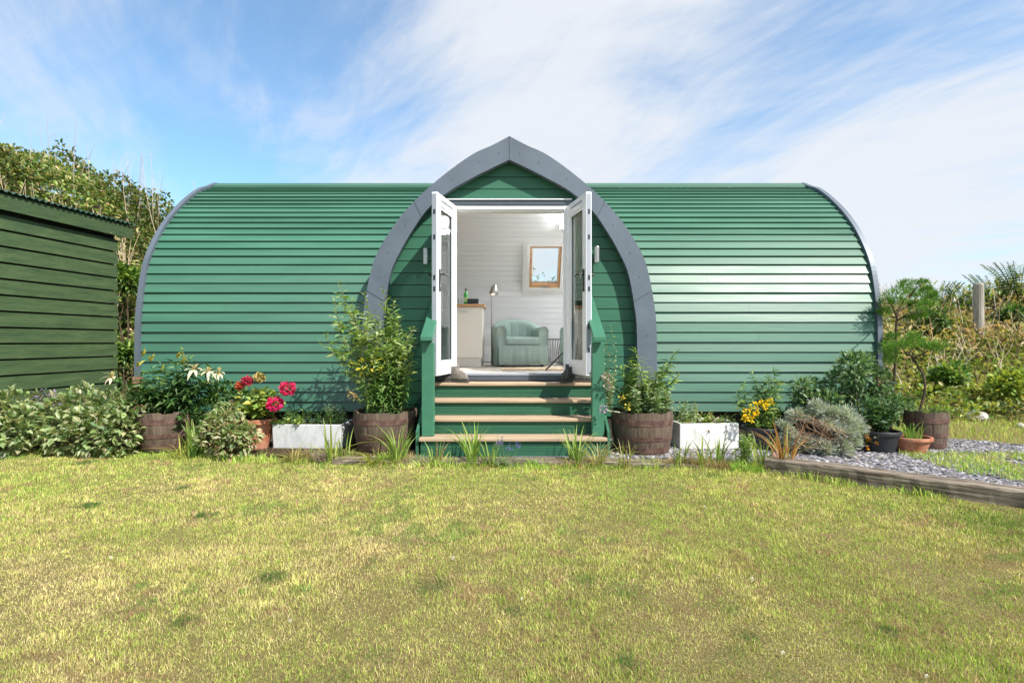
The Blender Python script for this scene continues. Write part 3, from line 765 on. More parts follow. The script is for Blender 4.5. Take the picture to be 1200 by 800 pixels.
# ------------------------------------------------------------------ leaf tools
def frame_from(d):
    d=d/np.linalg.norm(d,axis=1)[:,None]
    up=np.tile(np.array([0,0,1.]),(len(d),1)); k=np.abs(d[:,2])>.95; up[k]=(1,0,0)
    s=np.cross(d,up); s/=np.linalg.norm(s,axis=1)[:,None]; n=np.cross(s,d)
    return d,s,n
def leaves(mb_,pos,dirs,length,width,cols,roll=.5,curl=.25,fold=.15,jit=.18):
    pos=np.asarray(pos,float); n=len(pos)
    if n==0: return
    d,s,nn=frame_from(np.asarray(dirs,float)+1e-6)
    r=RNG.normal(0,roll,n)[:,None]; s2=s*np.cos(r)+nn*np.sin(r); n2=nn*np.cos(r)-s*np.sin(r)
    l=np.broadcast_to(np.asarray(length,float),(n,))*RNG.uniform(.7,1.25,n); w=np.broadcast_to(np.asarray(width,float),(n,))*RNG.uniform(.75,1.2,n)
    l=l[:,None];w=w[:,None]; cu=curl*RNG.uniform(.3,1.6,n)[:,None]*l; fo=fold*w
    V=np.empty((n,8,3))
    m1=pos+d*l*.38+n2*(-cu*.10); m2=pos+d*l*.72+n2*(-cu*.42)
    V[:,0]=pos; V[:,1]=m1+s2*w*.5+n2*fo; V[:,2]=m1; V[:,3]=m1-s2*w*.5+n2*fo
    V[:,4]=m2+s2*w*.36+n2*fo*.7; V[:,5]=m2; V[:,6]=m2-s2*w*.36+n2*fo*.7
    V[:,7]=pos+d*l+n2*(-cu)
    Fb=np.array([(0,2,1,1),(0,3,2,2),(1,2,5,4),(2,3,6,5),(4,5,7,7),(5,6,7,7)])
    base=8*np.arange(n)
    F=[]
    for q in Fb:
        uq=[q[0],q[1],q[2]] if q[2]==q[3] else list(q)
        F.extend((base[:,None]+np.array(uq)).tolist())
    c=np.asarray(cols,float)
    if c.ndim==1: c=np.tile(c,(n,1))
    c=np.where(c.max(1,keepdims=True)<.36,c*1.35,c)
    c=c*RNG.uniform(1-jit,1+jit,(n,1))*(1+RNG.normal(0,.05,(n,3)))
    mb_.add(V.reshape(-1,3),F,np.clip(np.repeat(c,8,0),.002,.9))
def pick(cols,n,w=None):
    c=np.array(cols); return c[RNG.choice(len(c),n,p=w)]
def unit(n):
    v=RNG.normal(0,1,(n,3)); return v/np.linalg.norm(v,axis=1)[:,None]
def blob(c,r,n,shell=.55):
    u=unit(n); rad=RNG.uniform(shell,1,n)**.6
    return np.asarray(c)+u*rad[:,None]*np.asarray(r),u
def shrub(mb_,lumps,n,L_,W_,cols,up=.35,zmin=.02,weights=None,**kw):
    tot=sum(r[0]*r[2] for c,r in lumps)
    for c,r in lumps:
        k=int(n*r[0]*r[2]/tot); p,u=blob(c,r,k)
        d=u*.8+RNG.normal(0,.5,(k,3))+np.array([0,-.12,up]); keep=p[:,2]>zmin
        leaves(mb_,p[keep],d[keep],L_,W_,pick(cols,keep.sum(),weights),**kw)
def stalk(mb_,base,top,r,bend=.1,n=6,tint=None,sides=5):
    b=Vector(base);t=Vector(top);off=Vector((random.uniform(-1,1),random.uniform(-1,1),0))*bend*(t-b).length
    pts=[b.lerp(t,k/(n-1))+off*math.sin(PI*k/(n-1)) for k in range(n)]
    mb_.tube(pts,[r*(1-.65*k/(n-1)) for k in range(n)],sides,tint); return pts
def leafy(mst,mlf,base,top,r,nl,L_,W_,cols,start=.15,out=.9,up=.45,tipk=1,stemtint=(.14,.2,.06),bend=.08,**kw):
    pts=stalk(mst,base,top,r,bend,8,stemtint)
    P_=np.array([tuple(p) for p in pts]); t=np.linspace(start,1,nl)
    pos=np.stack([np.interp(t*(len(P_)-1),np.arange(len(P_)),P_[:,i]) for i in range(3)],1)
    a=np.arange(nl)*2.4+RNG.uniform(0,6)+RNG.normal(0,.3,nl)
    upv=up+.9*np.clip((t-.85)/.15,0,1)
    d=np.stack([np.cos(a)*out,np.sin(a)*out,upv+RNG.normal(0,.2,nl)],1)
    sc=np.where(t>.9,.65,1.)*np.where(t<.3,.85,1)
    leaves(mlf,pos,d,L_*sc,W_*sc,pick(cols,nl),**kw)
    return pts
def blade(mb_,base,h,lean,az,w,col,seg=6,droop=1.0):
    b=np.array(base,float); dx=np.array([math.cos(az),math.sin(az),0]); sx=np.array([-math.sin(az),math.cos(az),0])
    tw=random.uniform(0,PI); sv=sx*math.cos(tw)+dx*math.sin(tw)*.6
    V=[];F=[]
    for k in range(seg+1):
        t=k/seg; p=b+dx*lean*h*(t**2)*1.0+np.array([0,0,h*(t-.35*droop*lean*t*t*t)])
        ww=w*.5*(1-t**2.2)*(.75+.5*min(t*3,1)*.5)+.0004
        V+= [p-sv*ww,p+dx*0-np.array([0,0,ww*.35]),p+sv*ww]
    for k in range(seg):
        a=3*k;F+=[(a,a+1,a+4,a+3),(a+1,a+2,a+5,a+4)]
    mb_.add(V,F,np.minimum(np.array(col)*1.35,.6)*random.uniform(.75,1.2))
def clump(mb_,c,n,h,w,cols,spread=.05,lean=.5,droop=1.):
    for _ in range(n):
        a=random.uniform(0,2*PI); r=spread*math.sqrt(random.random())
        blade(mb_,(c[0]+math.cos(a)*r,c[1]+math.sin(a)*r,c[2]),h*random.uniform(.55,1.1),lean*random.uniform(.2,1.5),a+random.uniform(-.7,.7),w*random.uniform(.7,1.2),random.choice(cols),droop=droop)

# greens (albedo)
GR=[(.07,.14,.035),(.10,.18,.04),(.05,.105,.028)]
GL=[(.19,.27,.06),(.25,.31,.08),(.14,.215,.045)]
GY=[(.27,.30,.05),(.20,.26,.05),(.32,.30,.06)]
GD=[(.03,.07,.025),(.045,.095,.03),(.06,.12,.045)]
VAR=[(.34,.37,.20),(.25,.31,.13),(.17,.23,.09),(.50,.49,.30),(.11,.17,.07)]
SIL=[(.50,.53,.47),(.43,.47,.40),(.58,.60,.55),(.26,.30,.24)]
GZ=.045

# ------------------------------------------------------------------ containers
def barrel_mesh(parent,R_,H_,belly=.06):
    prof=[(R_*.86,0)]+[(R_*(.86+.14*math.sin(PI*.5*t)+belly*math.sin(PI*t)*.4),H_*t) for t in np.linspace(0,1,9)]+[(R_*.95,H_),(R_*.93,H_*.86),(.0001,H_*.86)]
    m_=MB(); seg=40; V=[];F=[]
    for (r,z) in prof:
        for k in range(seg*2):
            a=2*PI*k/(seg*2); rr=r*(1-.012*(1 if k%5==0 else 0)) if z>0 and r>.01 else r
            zz=z+(.008*math.sin(k//5*2.3) if r>R_*.92 and z>=H_*.99 else 0)
            V.append((rr*math.cos(a),rr*math.sin(a),zz))
    n=seg*2
    for i in range(len(prof)-1):
        for k in range(n): F.append((i*n+k,i*n+(k+1)%n,(i+1)*n+(k+1)%n,(i+1)*n+k))
    tints=np.ones((len(V),3)); m_.add(V,F,tints)
    m_.build('staves',M['barrel'],parent)
    for t0,t1 in ((.06,.18),(.34,.44),(.70,.84)):
        m_=MB(); f_=lambda t:R_*(.86+.14*math.sin(PI*.5*t)+belly*math.sin(PI*t)*.4)
        m_.lathe([(f_(t0)-.004,H_*t0),(f_(t0)+.004,H_*t0),(f_(t1)+.004,H_*t1),(f_(t1)-.004,H_*t1)],seg=48); m_.build('hoop',M['hoop'],parent)
    m_=MB(); m_.lathe([(R_*.925,H_*.88),(R_*.5,H_*.92),(.001,H_*.91)],seg=32); m_.build('soil',M['soil'],parent)
def barrel(x,y,d,R_,H_,label):
    c=P(x,y,d); t=thing('barrel_planter',label,'barrel planter',(c[0],d,GZ),'half barrel planters'); barrel_mesh(t,R_,H_); return t
def pot_mesh(parent,R0,R1,H_,material,rim=.03,name='pot_body',rimH=.05):
    m_=MB(); m_.lathe([(.001,0),(R0,0),(R0+(R1-R0)*.9,H_-rimH),(R1+rim*.5,H_-rimH),(R1+rim*.6,H_-.006),(R1+rim*.45,H_),(R1-.012,H_),(R1-.02,H_-.06),(.001,H_-.05)],seg=36); o=m_.build(name,material,parent)
    m_=MB(); m_.lathe([(R1-.018,H_-.035),(R1*.5,H_-.02),(.001,H_-.025)],seg=24); m_.build('soil',M['soil'],parent); return o

# --- left barrel with lilies
c=P(196,525,5.95)
b1=barrel(196,525,5.98,.285,.40,'dark half barrel holding the white lilies')
lil=thing('lily_plant','clump of white lilies and yellow buds in the leftmost half barrel','lily',(b1.location.x,5.98,GZ+.36))
ms,ml,mp,mbd=MB(),MB(),MB(),MB()
def L2(px,py,d,o): 
    q=P(px,py,d); return (q[0]-o.location.x,q[1]-o.location.y,q[2]-o.location.z)
LW_=[(138,445),(150,452),(165,440),(178,432),(190,428),(205,425),(232,430),(222,422),(248,432),(258,440),(210,445),(180,455),(240,450),(200,460),(160,462),(225,462),(250,462)]
for px,py in LW_:
    top=L2(px,py,5.85+random.uniform(-.12,.25),lil); bs=(random.uniform(-.15,.15),random.uniform(-.12,.12),.0)
    leafy(ms,ml,bs,top,.006,58,.145,.036,GR+[(.11,.18,.06)]+GD,start=.12,out=.95,up=.3,curl=.5)
top=L2(213,408,5.9,lil); leafy(ms,ml,(.05,0,0),top,.004,16,.06,.022,GY,start=.72,out=.8,up=.2)
def lily_flower(mp_,c,aim,s):
    d=np.array(aim,float); d/=np.linalg.norm(d)
    e1=np.cross(d,[0,0,1.]);e1/=np.linalg.norm(e1);e2=np.cross(e1,d)
    a=np.arange(6)*PI/3+random.uniform(0,1)
    dirs=d*.75+np.cos(a)[:,None]*e1*.75+np.sin(a)[:,None]*e2*.75
    leaves(mp_,np.tile(c,(6,1)),dirs,s,s*.34,np.array([.74,.66,.50]),roll=.1,curl=.5,jit=.04)
    leaves(mp_,np.tile(c,(4,1)),d+RNG.normal(0,.2,(4,3)),s*.5,s*.07,np.array([.62,.38,.05]),roll=1)
for px,py,d,s in ((228,432,5.72,.135),(245,434,5.7,.12),(257,437,5.72,.12),(133,441,5.85,.14)):
    mp=MB(); lily_flower(mp,np.array(L2(px,py,d,lil)),(random.uniform(-.4,.6),-1,.25),s*.8); mp.build('flower',M['petal'],lil)
for px,py in ((160,430),(189,436),(175,424),(213,425),(166,418),(206,420)):
    mbd=MB(); q=np.array(L2(px,py,5.78,lil)); leaves(mbd,np.tile(q,(4,1)),np.tile(np.array([.5,-.3,.6]),(4,1))+RNG.normal(0,.08,(4,3)),.10,.03,np.array([.50,.46,.12]),roll=1.5,jit=.08); mbd.build('bud',M['petal'],lil)
ms.build('stem',M['leaf'],lil); ml.build('foliage',M['leaf'],lil);

# --- terracotta pot with pink hydrangea
c=P(303,518,5.95)
tp=thing('terracotta_pot','terracotta pot with rolled rim holding the pink hydrangea','plant pot',(c[0],5.95,GZ)); pot_mesh(tp,.10,.165,.32,M['terracotta'],rim=.03)
hyd=thing('hydrangea','pink flowered hydrangea with yellow green leaves in terracotta pot','hydrangea',(c[0],5.95,GZ+.28))
ms,ml,mp=MB(),MB(),MB()
for i in range(40):
    a=random.uniform(0,2*PI); r=random.uniform(.05,.28); leafy(ms,ml,(0,0,0),(math.cos(a)*r,math.sin(a)*r*.8,random.uniform(.08,.36)),.005,13,.10,.066,GL+GY+[(.10,.17,.04)],start=.35,out=1,up=.35,curl=.4)
for px,py in ((337,456),(322,473)):
    top=L2(px,py,5.75,hyd); leafy(ms,ml,(0,0,0),top,.005,9,.085,.05,GL,start=.4)
for px,py,s,col in ((337,455,.066,(.62,.035,.13)),(322,473,.068,(.66,.03,.15)),(290,446,.032,(.52,.05,.10)),(281,452,.022,(.45,.10,.05)),(304,442,.038,(.44,.36,.14))):
    mp=MB(); q=L2(px,py,5.74,hyd); p,u=blob(q,(s,s,s*.85),170,.75); leaves(mp,p,u+RNG.normal(0,.7,p.shape),.034,.03,np.array(col),roll=2,jit=.3); mp.build('flower_head',M['petal'],hyd)
ms.build('stem',M['leaf'],hyd); ml.build('foliage',M['leaf'],hyd);

# --- white trough on the left
def trough(x0,x1,ytop,ybot,d,dep,label,material,flare=.0,rz=0.,rim=.0,wall=.022):
    a=P(x0,ybot,d);b=P(x1,ytop,d); W=b[0]-a[0]; H=b[2]-a[2]
    t=thing('trough_planter',label,'trough planter',((a[0]+b[0])/2,d,GZ-.0),'white trough planters',rz=rz)
    H=b[2]-GZ; m_=MB(); w=W/2
    fo=[(-w+flare,0),(w-flare,0),(w-flare,dep),(-w+flare,dep)]; to=[(-w,-flare),(w,-flare),(w,dep+flare),(-w,dep+flare)]
    ti=[(-w+wall,-flare+wall),(w-wall,-flare+wall),(w-wall,dep+flare-wall),(-w+wall,dep+flare-wall)]
    V=[(p[0],p[1],0) for p in fo]+[(p[0],p[1],H) for p in to]+[(p[0],p[1],H) for p in ti]+[(p[0],p[1],H*.8) for p in ti]
    F=[(3,2,1,0)]
    for i in range(4):
        j=(i+1)%4; F+=[(i,j,4+j,4+i),(4+i,4+j,8+j,8+i),(8+i,8+j,12+j,12+i)]
    F.append((12,13,14,15)); m_.add(V,F); m_.build('trough_body',material,t,bevel=.008)
    m_=MB(); m_.box((-w+wall+.003,-flare+wall+.003,H*.81),(w-wall-.003,dep+flare-wall-.003,H*.88)); m_.build('soil',M['soil'],t)
    return t,W,H
tr,W,H=trough(318,401,497,527,5.88,.40,'pale zinc trough left of the steps, its end wall showing',M['zinc_white'],flare=.01,rz=-.05)
pl=thing('trough_plants','low dark green ferny plants filling the pale zinc trough','bedding plants',(tr.location.x,5.9,GZ+H*.88))
ms,ml=MB(),MB()
for i in range(70):
    x,y=random.uniform(-W/2+.04,W/2-.02),random.uniform(.03,.36)
    leafy(ms,ml,(x,y,0),(x+random.uniform(-.08,.08),y+random.uniform(-.08,.05),random.uniform(.05,.19)),.003,14,.05,.014,GR+GD,start=.1,up=.5,out=.8)
for i in range(14):
    x=random.uniform(-W/2+.02,-.05); leafy(ms,ml,(x,.05,0),(x+random.uniform(-.1,.1),-.03,random.uniform(.02,.12)),.003,8,.06,.03,GL,start=.2)
for i in range(10):
    x=random.uniform(.15,W/2); leafy(ms,ml,(x,.1,0),(x+random.uniform(-.04,.06),.05,random.uniform(.14,.24)),.003,18,.04,.010,[(.14,.2,.10),(.2,.26,.14)],start=.1,up=.5)
ms.build('stem',M['leaf'],pl); ml.build('foliage',M['leaf'],pl)

# --- tall plant barrel left of the steps
b2=barrel(452,529,5.92,.335,.415,'weathered half barrel of tall stems beside the left handrail')
tall=thing('tall_plant','tall leafy shrub with pale tips rising beside the left handrail','shrub',(b2.location.x,5.92,GZ+.37))
ms,ml=MB(),MB()
tops=[(397,332),(392,352),(412,352),(427,345),(432,372),(448,338),(452,360),(462,352),(440,392),(418,385),(468,372),(478,395),(405,400),(470,405),(455,400),(482,410),(380,392),(412,372),(445,372),(425,400),(485,385)]
tip=[(.32,.42,.17),(.23,.33,.09),(.17,.27,.06),(.40,.45,.22)]
for px,py in tops:
    top=L2(px,py,5.85+random.uniform(-.15,.2),tall); bs=(random.uniform(-.16,.16),random.uniform(-.15,.15),0)
    pts=leafy(ms,ml,bs,top,.007,46,.105,.026,tip,start=.36,out=.9,up=.35,curl=.4,stemtint=(.2,.22,.09))
    for j in range(5):
        k=random.randint(3,6); p=pts[k]; a=random.uniform(0,2*PI); l=random.uniform(.1,.22)
        leafy(ms,ml,tuple(p),(p.x+math.cos(a)*l,p.y+math.sin(a)*l,p.z+l*.8),.003,13,.085,.022,tip+GL,start=.2,out=.9,up=.3,stemtint=(.2,.22,.09))
for i in range(46):  # denser darker lily-like stems low down
    a=random.uniform(0,2*PI);r=random.uniform(.0,.24)
    leafy(ms,ml,(math.cos(a)*r*.8,math.sin(a)*r*.8,0),(math.cos(a)*r*1.25,math.sin(a)*r-.05,random.uniform(.3,.66)),.006,60,.11,.019,GR+[(.09,.17,.04),(.13,.22,.05)],start=.08,out=1,up=.3,curl=.5)
p,u=blob(L2(430,430,5.7,tall),(.14,.05,.08),16); leaves(ml,p,u+np.array([0,-.5,0]),.085,.03,np.array([.50,.45,.04]))
# a wilted brown spray
leafy(ms,ml,(-.2,-.1,.1),L2(406,455,5.7,tall),.004,20,.07,.02,[(.28,.2,.1),(.35,.28,.15)],start=.4,up=-.4)
ms.build('stem',M['leaf'],tall); ml.build('foliage',M['leaf'],tall)

# --- right barrel and its plants
b3=barrel(752,531,5.78,.315,.43,'brown half barrel beside the right handrail')
rb=thing('leafy_plant','bushy lily stems and grey green foliage in the barrel beside the right handrail','plant',(b3.location.x,5.78,GZ+.39))
ms,ml,mp=MB(),MB(),MB()
for px,py in ((744,410),(740,425),(791,414),(785,428),(795,440),(728,432),(760,436),(775,445),(755,448),(735,445)):
    leafy(ms,ml,(random.uniform(-.15,.15),random.uniform(-.12,.12),0),L2(px,py,5.72+random.uniform(-.1,.15),rb),.007,84,.11,.022,GR+GL+GL,start=.1,out=.95,up=.35,curl=.5)
for i in range(42):
    a=random.uniform(0,2*PI);r=random.uniform(.02,.30)
    leafy(ms,ml,(math.cos(a)*r*.8,math.sin(a)*r*.8,-.02),(math.cos(a)*r*1.15,math.sin(a)*r*1.05,random.uniform(.08,.36)),.004,36,.078,.030,[(.18,.23,.12),(.12,.18,.08),(.24,.29,.17),(.10,.16,.05)],start=.1,out=.9,up=.3)
ms.build('stem',M['leaf'],rb); ml.build('foliage',M['leaf'],rb)
for q in ((728,467),(735,476)):
    mp=MB(); p,u=blob(L2(q[0],q[1],5.45,rb),(.02,.015,.02),10); leaves(mp,p,u,.03,.02,np.array([.55,.42,.06]),roll=2); mp.build('flower',M['petal'],rb)
cl=thing('climbing_plant','straggly pale climber with seed heads up the right handrail post','climber',(P(712,480,5.6)[0],5.66,.5))
ms,ml,mp=MB(),MB(),MB()
for px,py in ((716,382),(712,400),(714,415),(708,428),(718,440),(711,455),(722,430)):
    leafy(ms,ml,(random.uniform(-.03,.1),random.uniform(0,.1),-.05),L2(px,py,5.68,cl),.004,26,.045,.024,[(.27,.31,.17),(.20,.26,.12),(.33,.33,.23)],start=.2,out=.7,up=.2)
p,u=blob(L2(707,479,5.45,cl),(.028,.02,.028),60,.7); leaves(mp,p,u,.025,.016,np.array([.40,.36,.48]),roll=2); mp.build('flower',M['petal'],cl)
for q in ((712,452),(710,441)):
    mp=MB(); p,u=blob(L2(q[0],q[1],5.5,cl),(.025,.02,.025),40,.7); leaves(mp,p,u,.03,.02,np.array([.40,.33,.27]),roll=2); mp.build('seed_head',M['petal'],cl)
stalk(ms,(.12,-.1,-.02),L2(709,480,5.46,cl),.003,.2)
ms.build('stem',M['leaf'],cl); ml.build('foliage',M['leaf'],cl)

# --- white sink on the right
tr2,W,H=trough(796,867,496,526,5.86,.42,'white glazed sink planter right of the steps',M['ceramic'],rz=.06,wall=.035)
pl=thing('sink_plants','sparse trailing plants with small pale leaves in the white sink','bedding plants',(tr2.location.x,5.88,GZ+H*.88))
ms,ml=MB(),MB()
for i in range(30):
    x,y=random.uniform(-W/2+.05,-.04),random.uniform(.05,.36)
    leafy(ms,ml,(x,y,0),(x+random.uniform(-.07,.05),y,random.uniform(.08,.26)),.003,20,.035,.020,[(.22,.28,.14),(.15,.22,.07),(.28,.32,.2)],start=.15,up=.3)
for i in range(34):
    x,y=random.uniform(-W/2+.04,W/2-.05),random.uniform(.03,.36)
    leafy(ms,ml,(x,y,0),(x+random.uniform(-.07,.09),y-.03,random.uniform(.02,.11)),.003,9,.05,.022,GL+[(.25,.2,.1)],start=.1,up=.3)
for i in range(14): blade(ml,(random.uniform(-.2,.25),random.uniform(.05,.3),0),random.uniform(.1,.22),random.uniform(.5,1.6),random.uniform(-.6,.6),.008,random.choice(GL))
leafy(ms,ml,(-.02,.06,0),(-.01,-.03,-.05),.003,14,.035,.018,[(.32,.16,.09),(.25,.2,.08)],start=.3,up=-.2)
ms.build('stem',M['leaf'],pl); ml.build('foliage',M['leaf'],pl)

# --- black tub with yellow flowers
def black_pot(x,y,d,R0,R1,H_,label):
    c=P(x,y,d); t=thing('plastic_pot',label,'plant pot',(c[0],d,GZ),'black plastic pots'); pot_mesh(t,R0,R1,H_,M['plastic'],rim=.02,rimH=.035); return t
k1=black_pot(893,526,5.93,.155,.20,.235,'wide black plastic pot holding the yellow flowers')
yl=thing('yellow_flower_plant','upright leafy lily stems with yellow blooms in wide black pot','flowering plant',(k1.location.x,5.93,GZ+.2))
ms,ml,mp=MB(),MB(),MB()
for px,py in ((880,437),(907,433),(871,450),(895,446),(913,448),(886,455),(902,460),(865,462),(900,440)):
    leafy(ms,ml,(random.uniform(-.1,.1),random.uniform(-.08,.08),0),L2(px,py,5.95+random.uniform(-.1,.1),yl),.006,74,.095,.021,GR+GL+GD[1:],start=.1,out=.95,up=.3,curl=.5)
for i in range(26):
    a=random.uniform(0,2*PI);r=random.uniform(.02,.2); leafy(ms,ml,(math.cos(a)*r*.7,math.sin(a)*r*.7,0),(math.cos(a)*r,math.sin(a)*r,random.uniform(.08,.25)),.004,18,.05,.018,GR+GL[:1],start=.1)
for px,py,s in ((875,483,.034),(884,475,.032),(893,472,.03),(880,491,.028),(873,490,.022),(902,470,.028),(886,483,.026),(897,476,.022)):
    mp=MB(); p,u=blob(L2(px,py,5.74,yl),(s,s*.6,s),26,.5); leaves(mp,p,u+RNG.normal(0,.6,p.shape),.028,.018,pick([(.80,.52,.015),(.82,.62,.03)],26),roll=2,jit=.1); mp.build('flower',M['petal'],yl)
ms.build('stem',M['leaf'],yl); ml.build('foliage',M['leaf'],yl);

# --- grey lavender-cotton mound
c=P(962,527,5.72)
sv=thing('silver_shrub','sprawling silver grey cotton lavender mound with woody brown centre','shrub',(c[0],5.72,GZ))
ms,ml=MB(),MB()
SLUMPS=[((.08,-.02,.42),.11),((-.03,.02,.49),.08),((.20,-.05,.37),.13),((.30,-.05,.24),.13),((.28,-.10,.09),.10),((.14,-.16,.23),.09),((.10,-.20,.07),.10),((-.08,-.20,.06),.09),((-.26,-.08,.08),.10),((-.38,.0,.13),.09),((-.40,.05,.24),.08),((-.24,.05,.37),.08),((-.02,-.12,.31),.07),((.04,.1,.34),.12)]
for q,r in SLUMPS:
    for k in range(int(150*r)):
        u=unit(1)[0]; u[2]=abs(u[2])*.8+.1; u[1]-=.25
        tip_=Vector(np.array(q)*np.array([.92,1,.92])+u*r*random.uniform(.35,1.15)*.82); st=Vector(q)*.45
        stalk(ms,(st.x,st.y,max(st.z*.7,.02)),tuple(tip_),.0035,.15,5,random.choice([(.5,.4,.32),(.62,.5,.4)]))
        kk=46; p,u2=blob(tuple(tip_),(.05,.05,.05),kk,.1); leaves(ml,p,np.tile(u,(kk,1))*1.0+u2*.6,.05,.009,pick(SIL,kk)*random.uniform(.75,1.15),roll=2,curl=.15)
for i in range(90):
    a=random.uniform(1.9,5.4); r=random.uniform(.6,1.1)
    e=(math.cos(a)*.30*r-.12,-.12+math.sin(a)*.16,random.uniform(.08,.44)); b=(random.uniform(-.12,.08),random.uniform(-.12,.0),random.uniform(.03,.2))
    stalk(ms,b,e,random.uniform(.002,.005),.55,8,random.choice([(.85,.62,.46),(.62,.43,.31),(1.0,.8,.62),(.45,.3,.22)]))
ms.build('stem',mat('woody_stem',(.42,.36,.30),rough=.9,tint=True),sv); ml.build('foliage',M['leaf_matt'],sv)
# --- big green shrub behind it
gs=thing('evergreen_shrub','large dark leaved shrub at the right front corner of the cabin','shrub',(P(1000,500,6.25)[0],6.2,GZ))
ms,ml=MB(),MB(); o=gs
for px,py,r in ((1000,432,.17),(1020,448,.2),(985,452,.18),(950,455,.11),(938,452,.08),(1036,470,.16),(1008,478,.2),(970,475,.17),(1055,480,.14),(945,472,.13),(1012,425,.1)):
    q=L2(px,py,6.2+random.uniform(-.2,.1),gs); stalk(ms,(random.uniform(-.15,.15),0,0),q,.01,.1,6,(.3,.26,.18))
    n=int(5200*r*r*2.2); p,u=blob(q,(r,r*.85,r),n,.3); leaves(ml,p,u*.8+RNG.normal(0,.45,p.shape)+np.array([0,-.1,.35]),.085,.029,pick([(.08,.15,.06),(.13,.20,.10),(.21,.27,.16),(.055,.11,.04)],n),curl=.3)
for px,py in ((937,443),(931,452),(944,455),(1022,422),(995,425)):
    leafy(ms,ml,L2(px,490,6.2,gs),L2(px,py,6.2,gs),.006,34,.09,.02,GR+[(.17,.23,.13)],start=.3)
ms.build('stem',M['bark'],gs); ml.build('foliage',M['leaf'],gs)
# --- black pot with dark shrub, small marigolds
k2=black_pot(1031,527,5.74,.135,.185,.225,'black plastic pot with ribbed rim beside the terracotta bowl')
ps=thing('potted_shrub','glossy dark green shrub in the ribbed black pot','shrub',(k2.location.x,5.74,GZ+.19))
ms,ml=MB(),MB()
for i in range(60):
    a=random.uniform(0,2*PI);r=random.uniform(.02,.25); leafy(ms,ml,(0,0,0),(math.cos(a)*r,math.sin(a)*r,random.uniform(.1,.40)),.005,15,.085,.030,GD+[(.09,.16,.07)],start=.25,up=.4)
ms.build('stem',M['leaf'],ps); ml.build('foliage',M['leaf'],ps)
k3=black_pot(1006,525,5.84,.10,.13,.17,'small black pot half hidden by marigolds')
mg=thing('marigold_plant','small trailing marigolds between the silver mound and black pot','flowering plant',(k3.location.x,5.72,GZ+.12))
ms,ml,mp=MB(),MB(),MB()
for i in range(30):
    a=random.uniform(0,2*PI);r=random.uniform(.03,.15); q=(math.cos(a)*r+.02,math.sin(a)*r-.03,random.uniform(-.08,.12)); leafy(ms,ml,(0,0,0),q,.003,10,.03,.012,GR+SIL,start=.2)
    if i%2==0:
        mp=MB(); p,u=blob(q,(.011,.011,.011),12,.5); leaves(mp,p,u,.016,.012,pick([(.75,.45,.02),(.55,.17,.02)],12),roll=2); mp.build('flower',M['petal'],mg)
ms.build('stem',M['leaf'],mg); ml.build('foliage',M['leaf'],mg)
# --- terracotta bowl with iris leaves
c=P(1066,526,5.72)
tb=thing('terracotta_bowl','wide shallow terracotta bowl with chipped whitish base','plant pot',(c[0],5.72,GZ)); pot_mesh(tb,.135,.19,.165,M['terracotta'],rim=.02,rimH=.03)
ir=thing('iris_clump','bright green strap leaves growing in the terracotta bowl','plant',(c[0],5.72,GZ+.13)); ml=MB()
clump(ml,(0,0,0),46,.21,.016,GL+[(.14,.25,.05)],.13,.35); ml.build('foliage',M['leaf'],ir)
# --- right barrel with pine
b4=barrel(1085,525,5.98,.20,.40,'grey brown half barrel holding the crooked pine')
b4['label']='tall narrow half barrel at the end of the row, under the crooked pine'
gt=thing('grass_tuft','tuft of green grass on top of the crooked pine barrel','grass tuft',(b4.location.x,5.98,GZ+.36)); ml=MB()
clump(ml,(0,0,0),150,.13,.007,GL+GR,.19,1.0); ml.build('foliage',M['leaf'],gt)
def needles(mb_,c,r,n,L_=.05,cols=None):
    p,u=blob(c,r,n,.2); d=u*.7+RNG.normal(0,.35,p.shape)+np.array([0,0,.7]); leaves(mb_,p,d,L_,.006,pick(cols or [(.09,.18,.03),(.13,.24,.04),(.06,.13,.022)],n),roll=2,curl=.05)
pn=thing('pine_tree','small crooked pine with bent bare trunk in the end barrel','pine tree',(b4.location.x,6.0,GZ+.36))
ms,ml=MB(),MB()
tp_=[(1077,484,5.98),(1081,470,5.98),(1084,455,5.98),(1082,440,6.0),(1075,428,6.0),(1070,419,6.0),(1060,412,6.02)]
def trunk(ms_,pts,o,r0,r1):
    q=[L2(a,b,d,o) for a,b,d in pts]; cm=catmull(q,5); n=len(cm); ms_.tube([tuple(p) for p in cm],[r0+(r1-r0)*k/(n-1) for k in range(n)],8)
trunk(ms,tp_,pn,.015,.009); trunk(ms,[(1070,419,6.0),(1080,415,5.95),(1088,411,5.9)],pn,.010,.006); trunk(ms,[(1075,428,6.0),(1066,414,6.1),(1072,405,6.1)],pn,.008,.005)
for px,py,d,r in ((1100,405,5.9,.085),(1092,409,5.9,.08),(1085,406,5.95,.07),(1073,400,6.05,.09),(1062,404,6.0,.09),(1050,407,6.05,.10),(1070,394,6.1,.06),(1042,412,6.1,.08),(1045,422,6.1,.08)):
    needles(ml,L2(px,py,d,pn),(r*1.1,r,r*.5),230)
ms.build('trunk',M['bark'],pn,smooth=True); ml.build('crown',M['leaf_matt'],pn)
pt=thing('pine_tree','taller straight trunked pine with flat topped crown beside the cabin corner','pine tree',(P(1045,500,6.5)[0],6.5,GZ))
ms,ml=MB(),MB()
trunk(ms,[(1044,505,6.5),(1045,470,6.5),(1048,440,6.5),(1050,410,6.5),(1050,385,6.5),(1052,365,6.5)],pt,.020,.012)
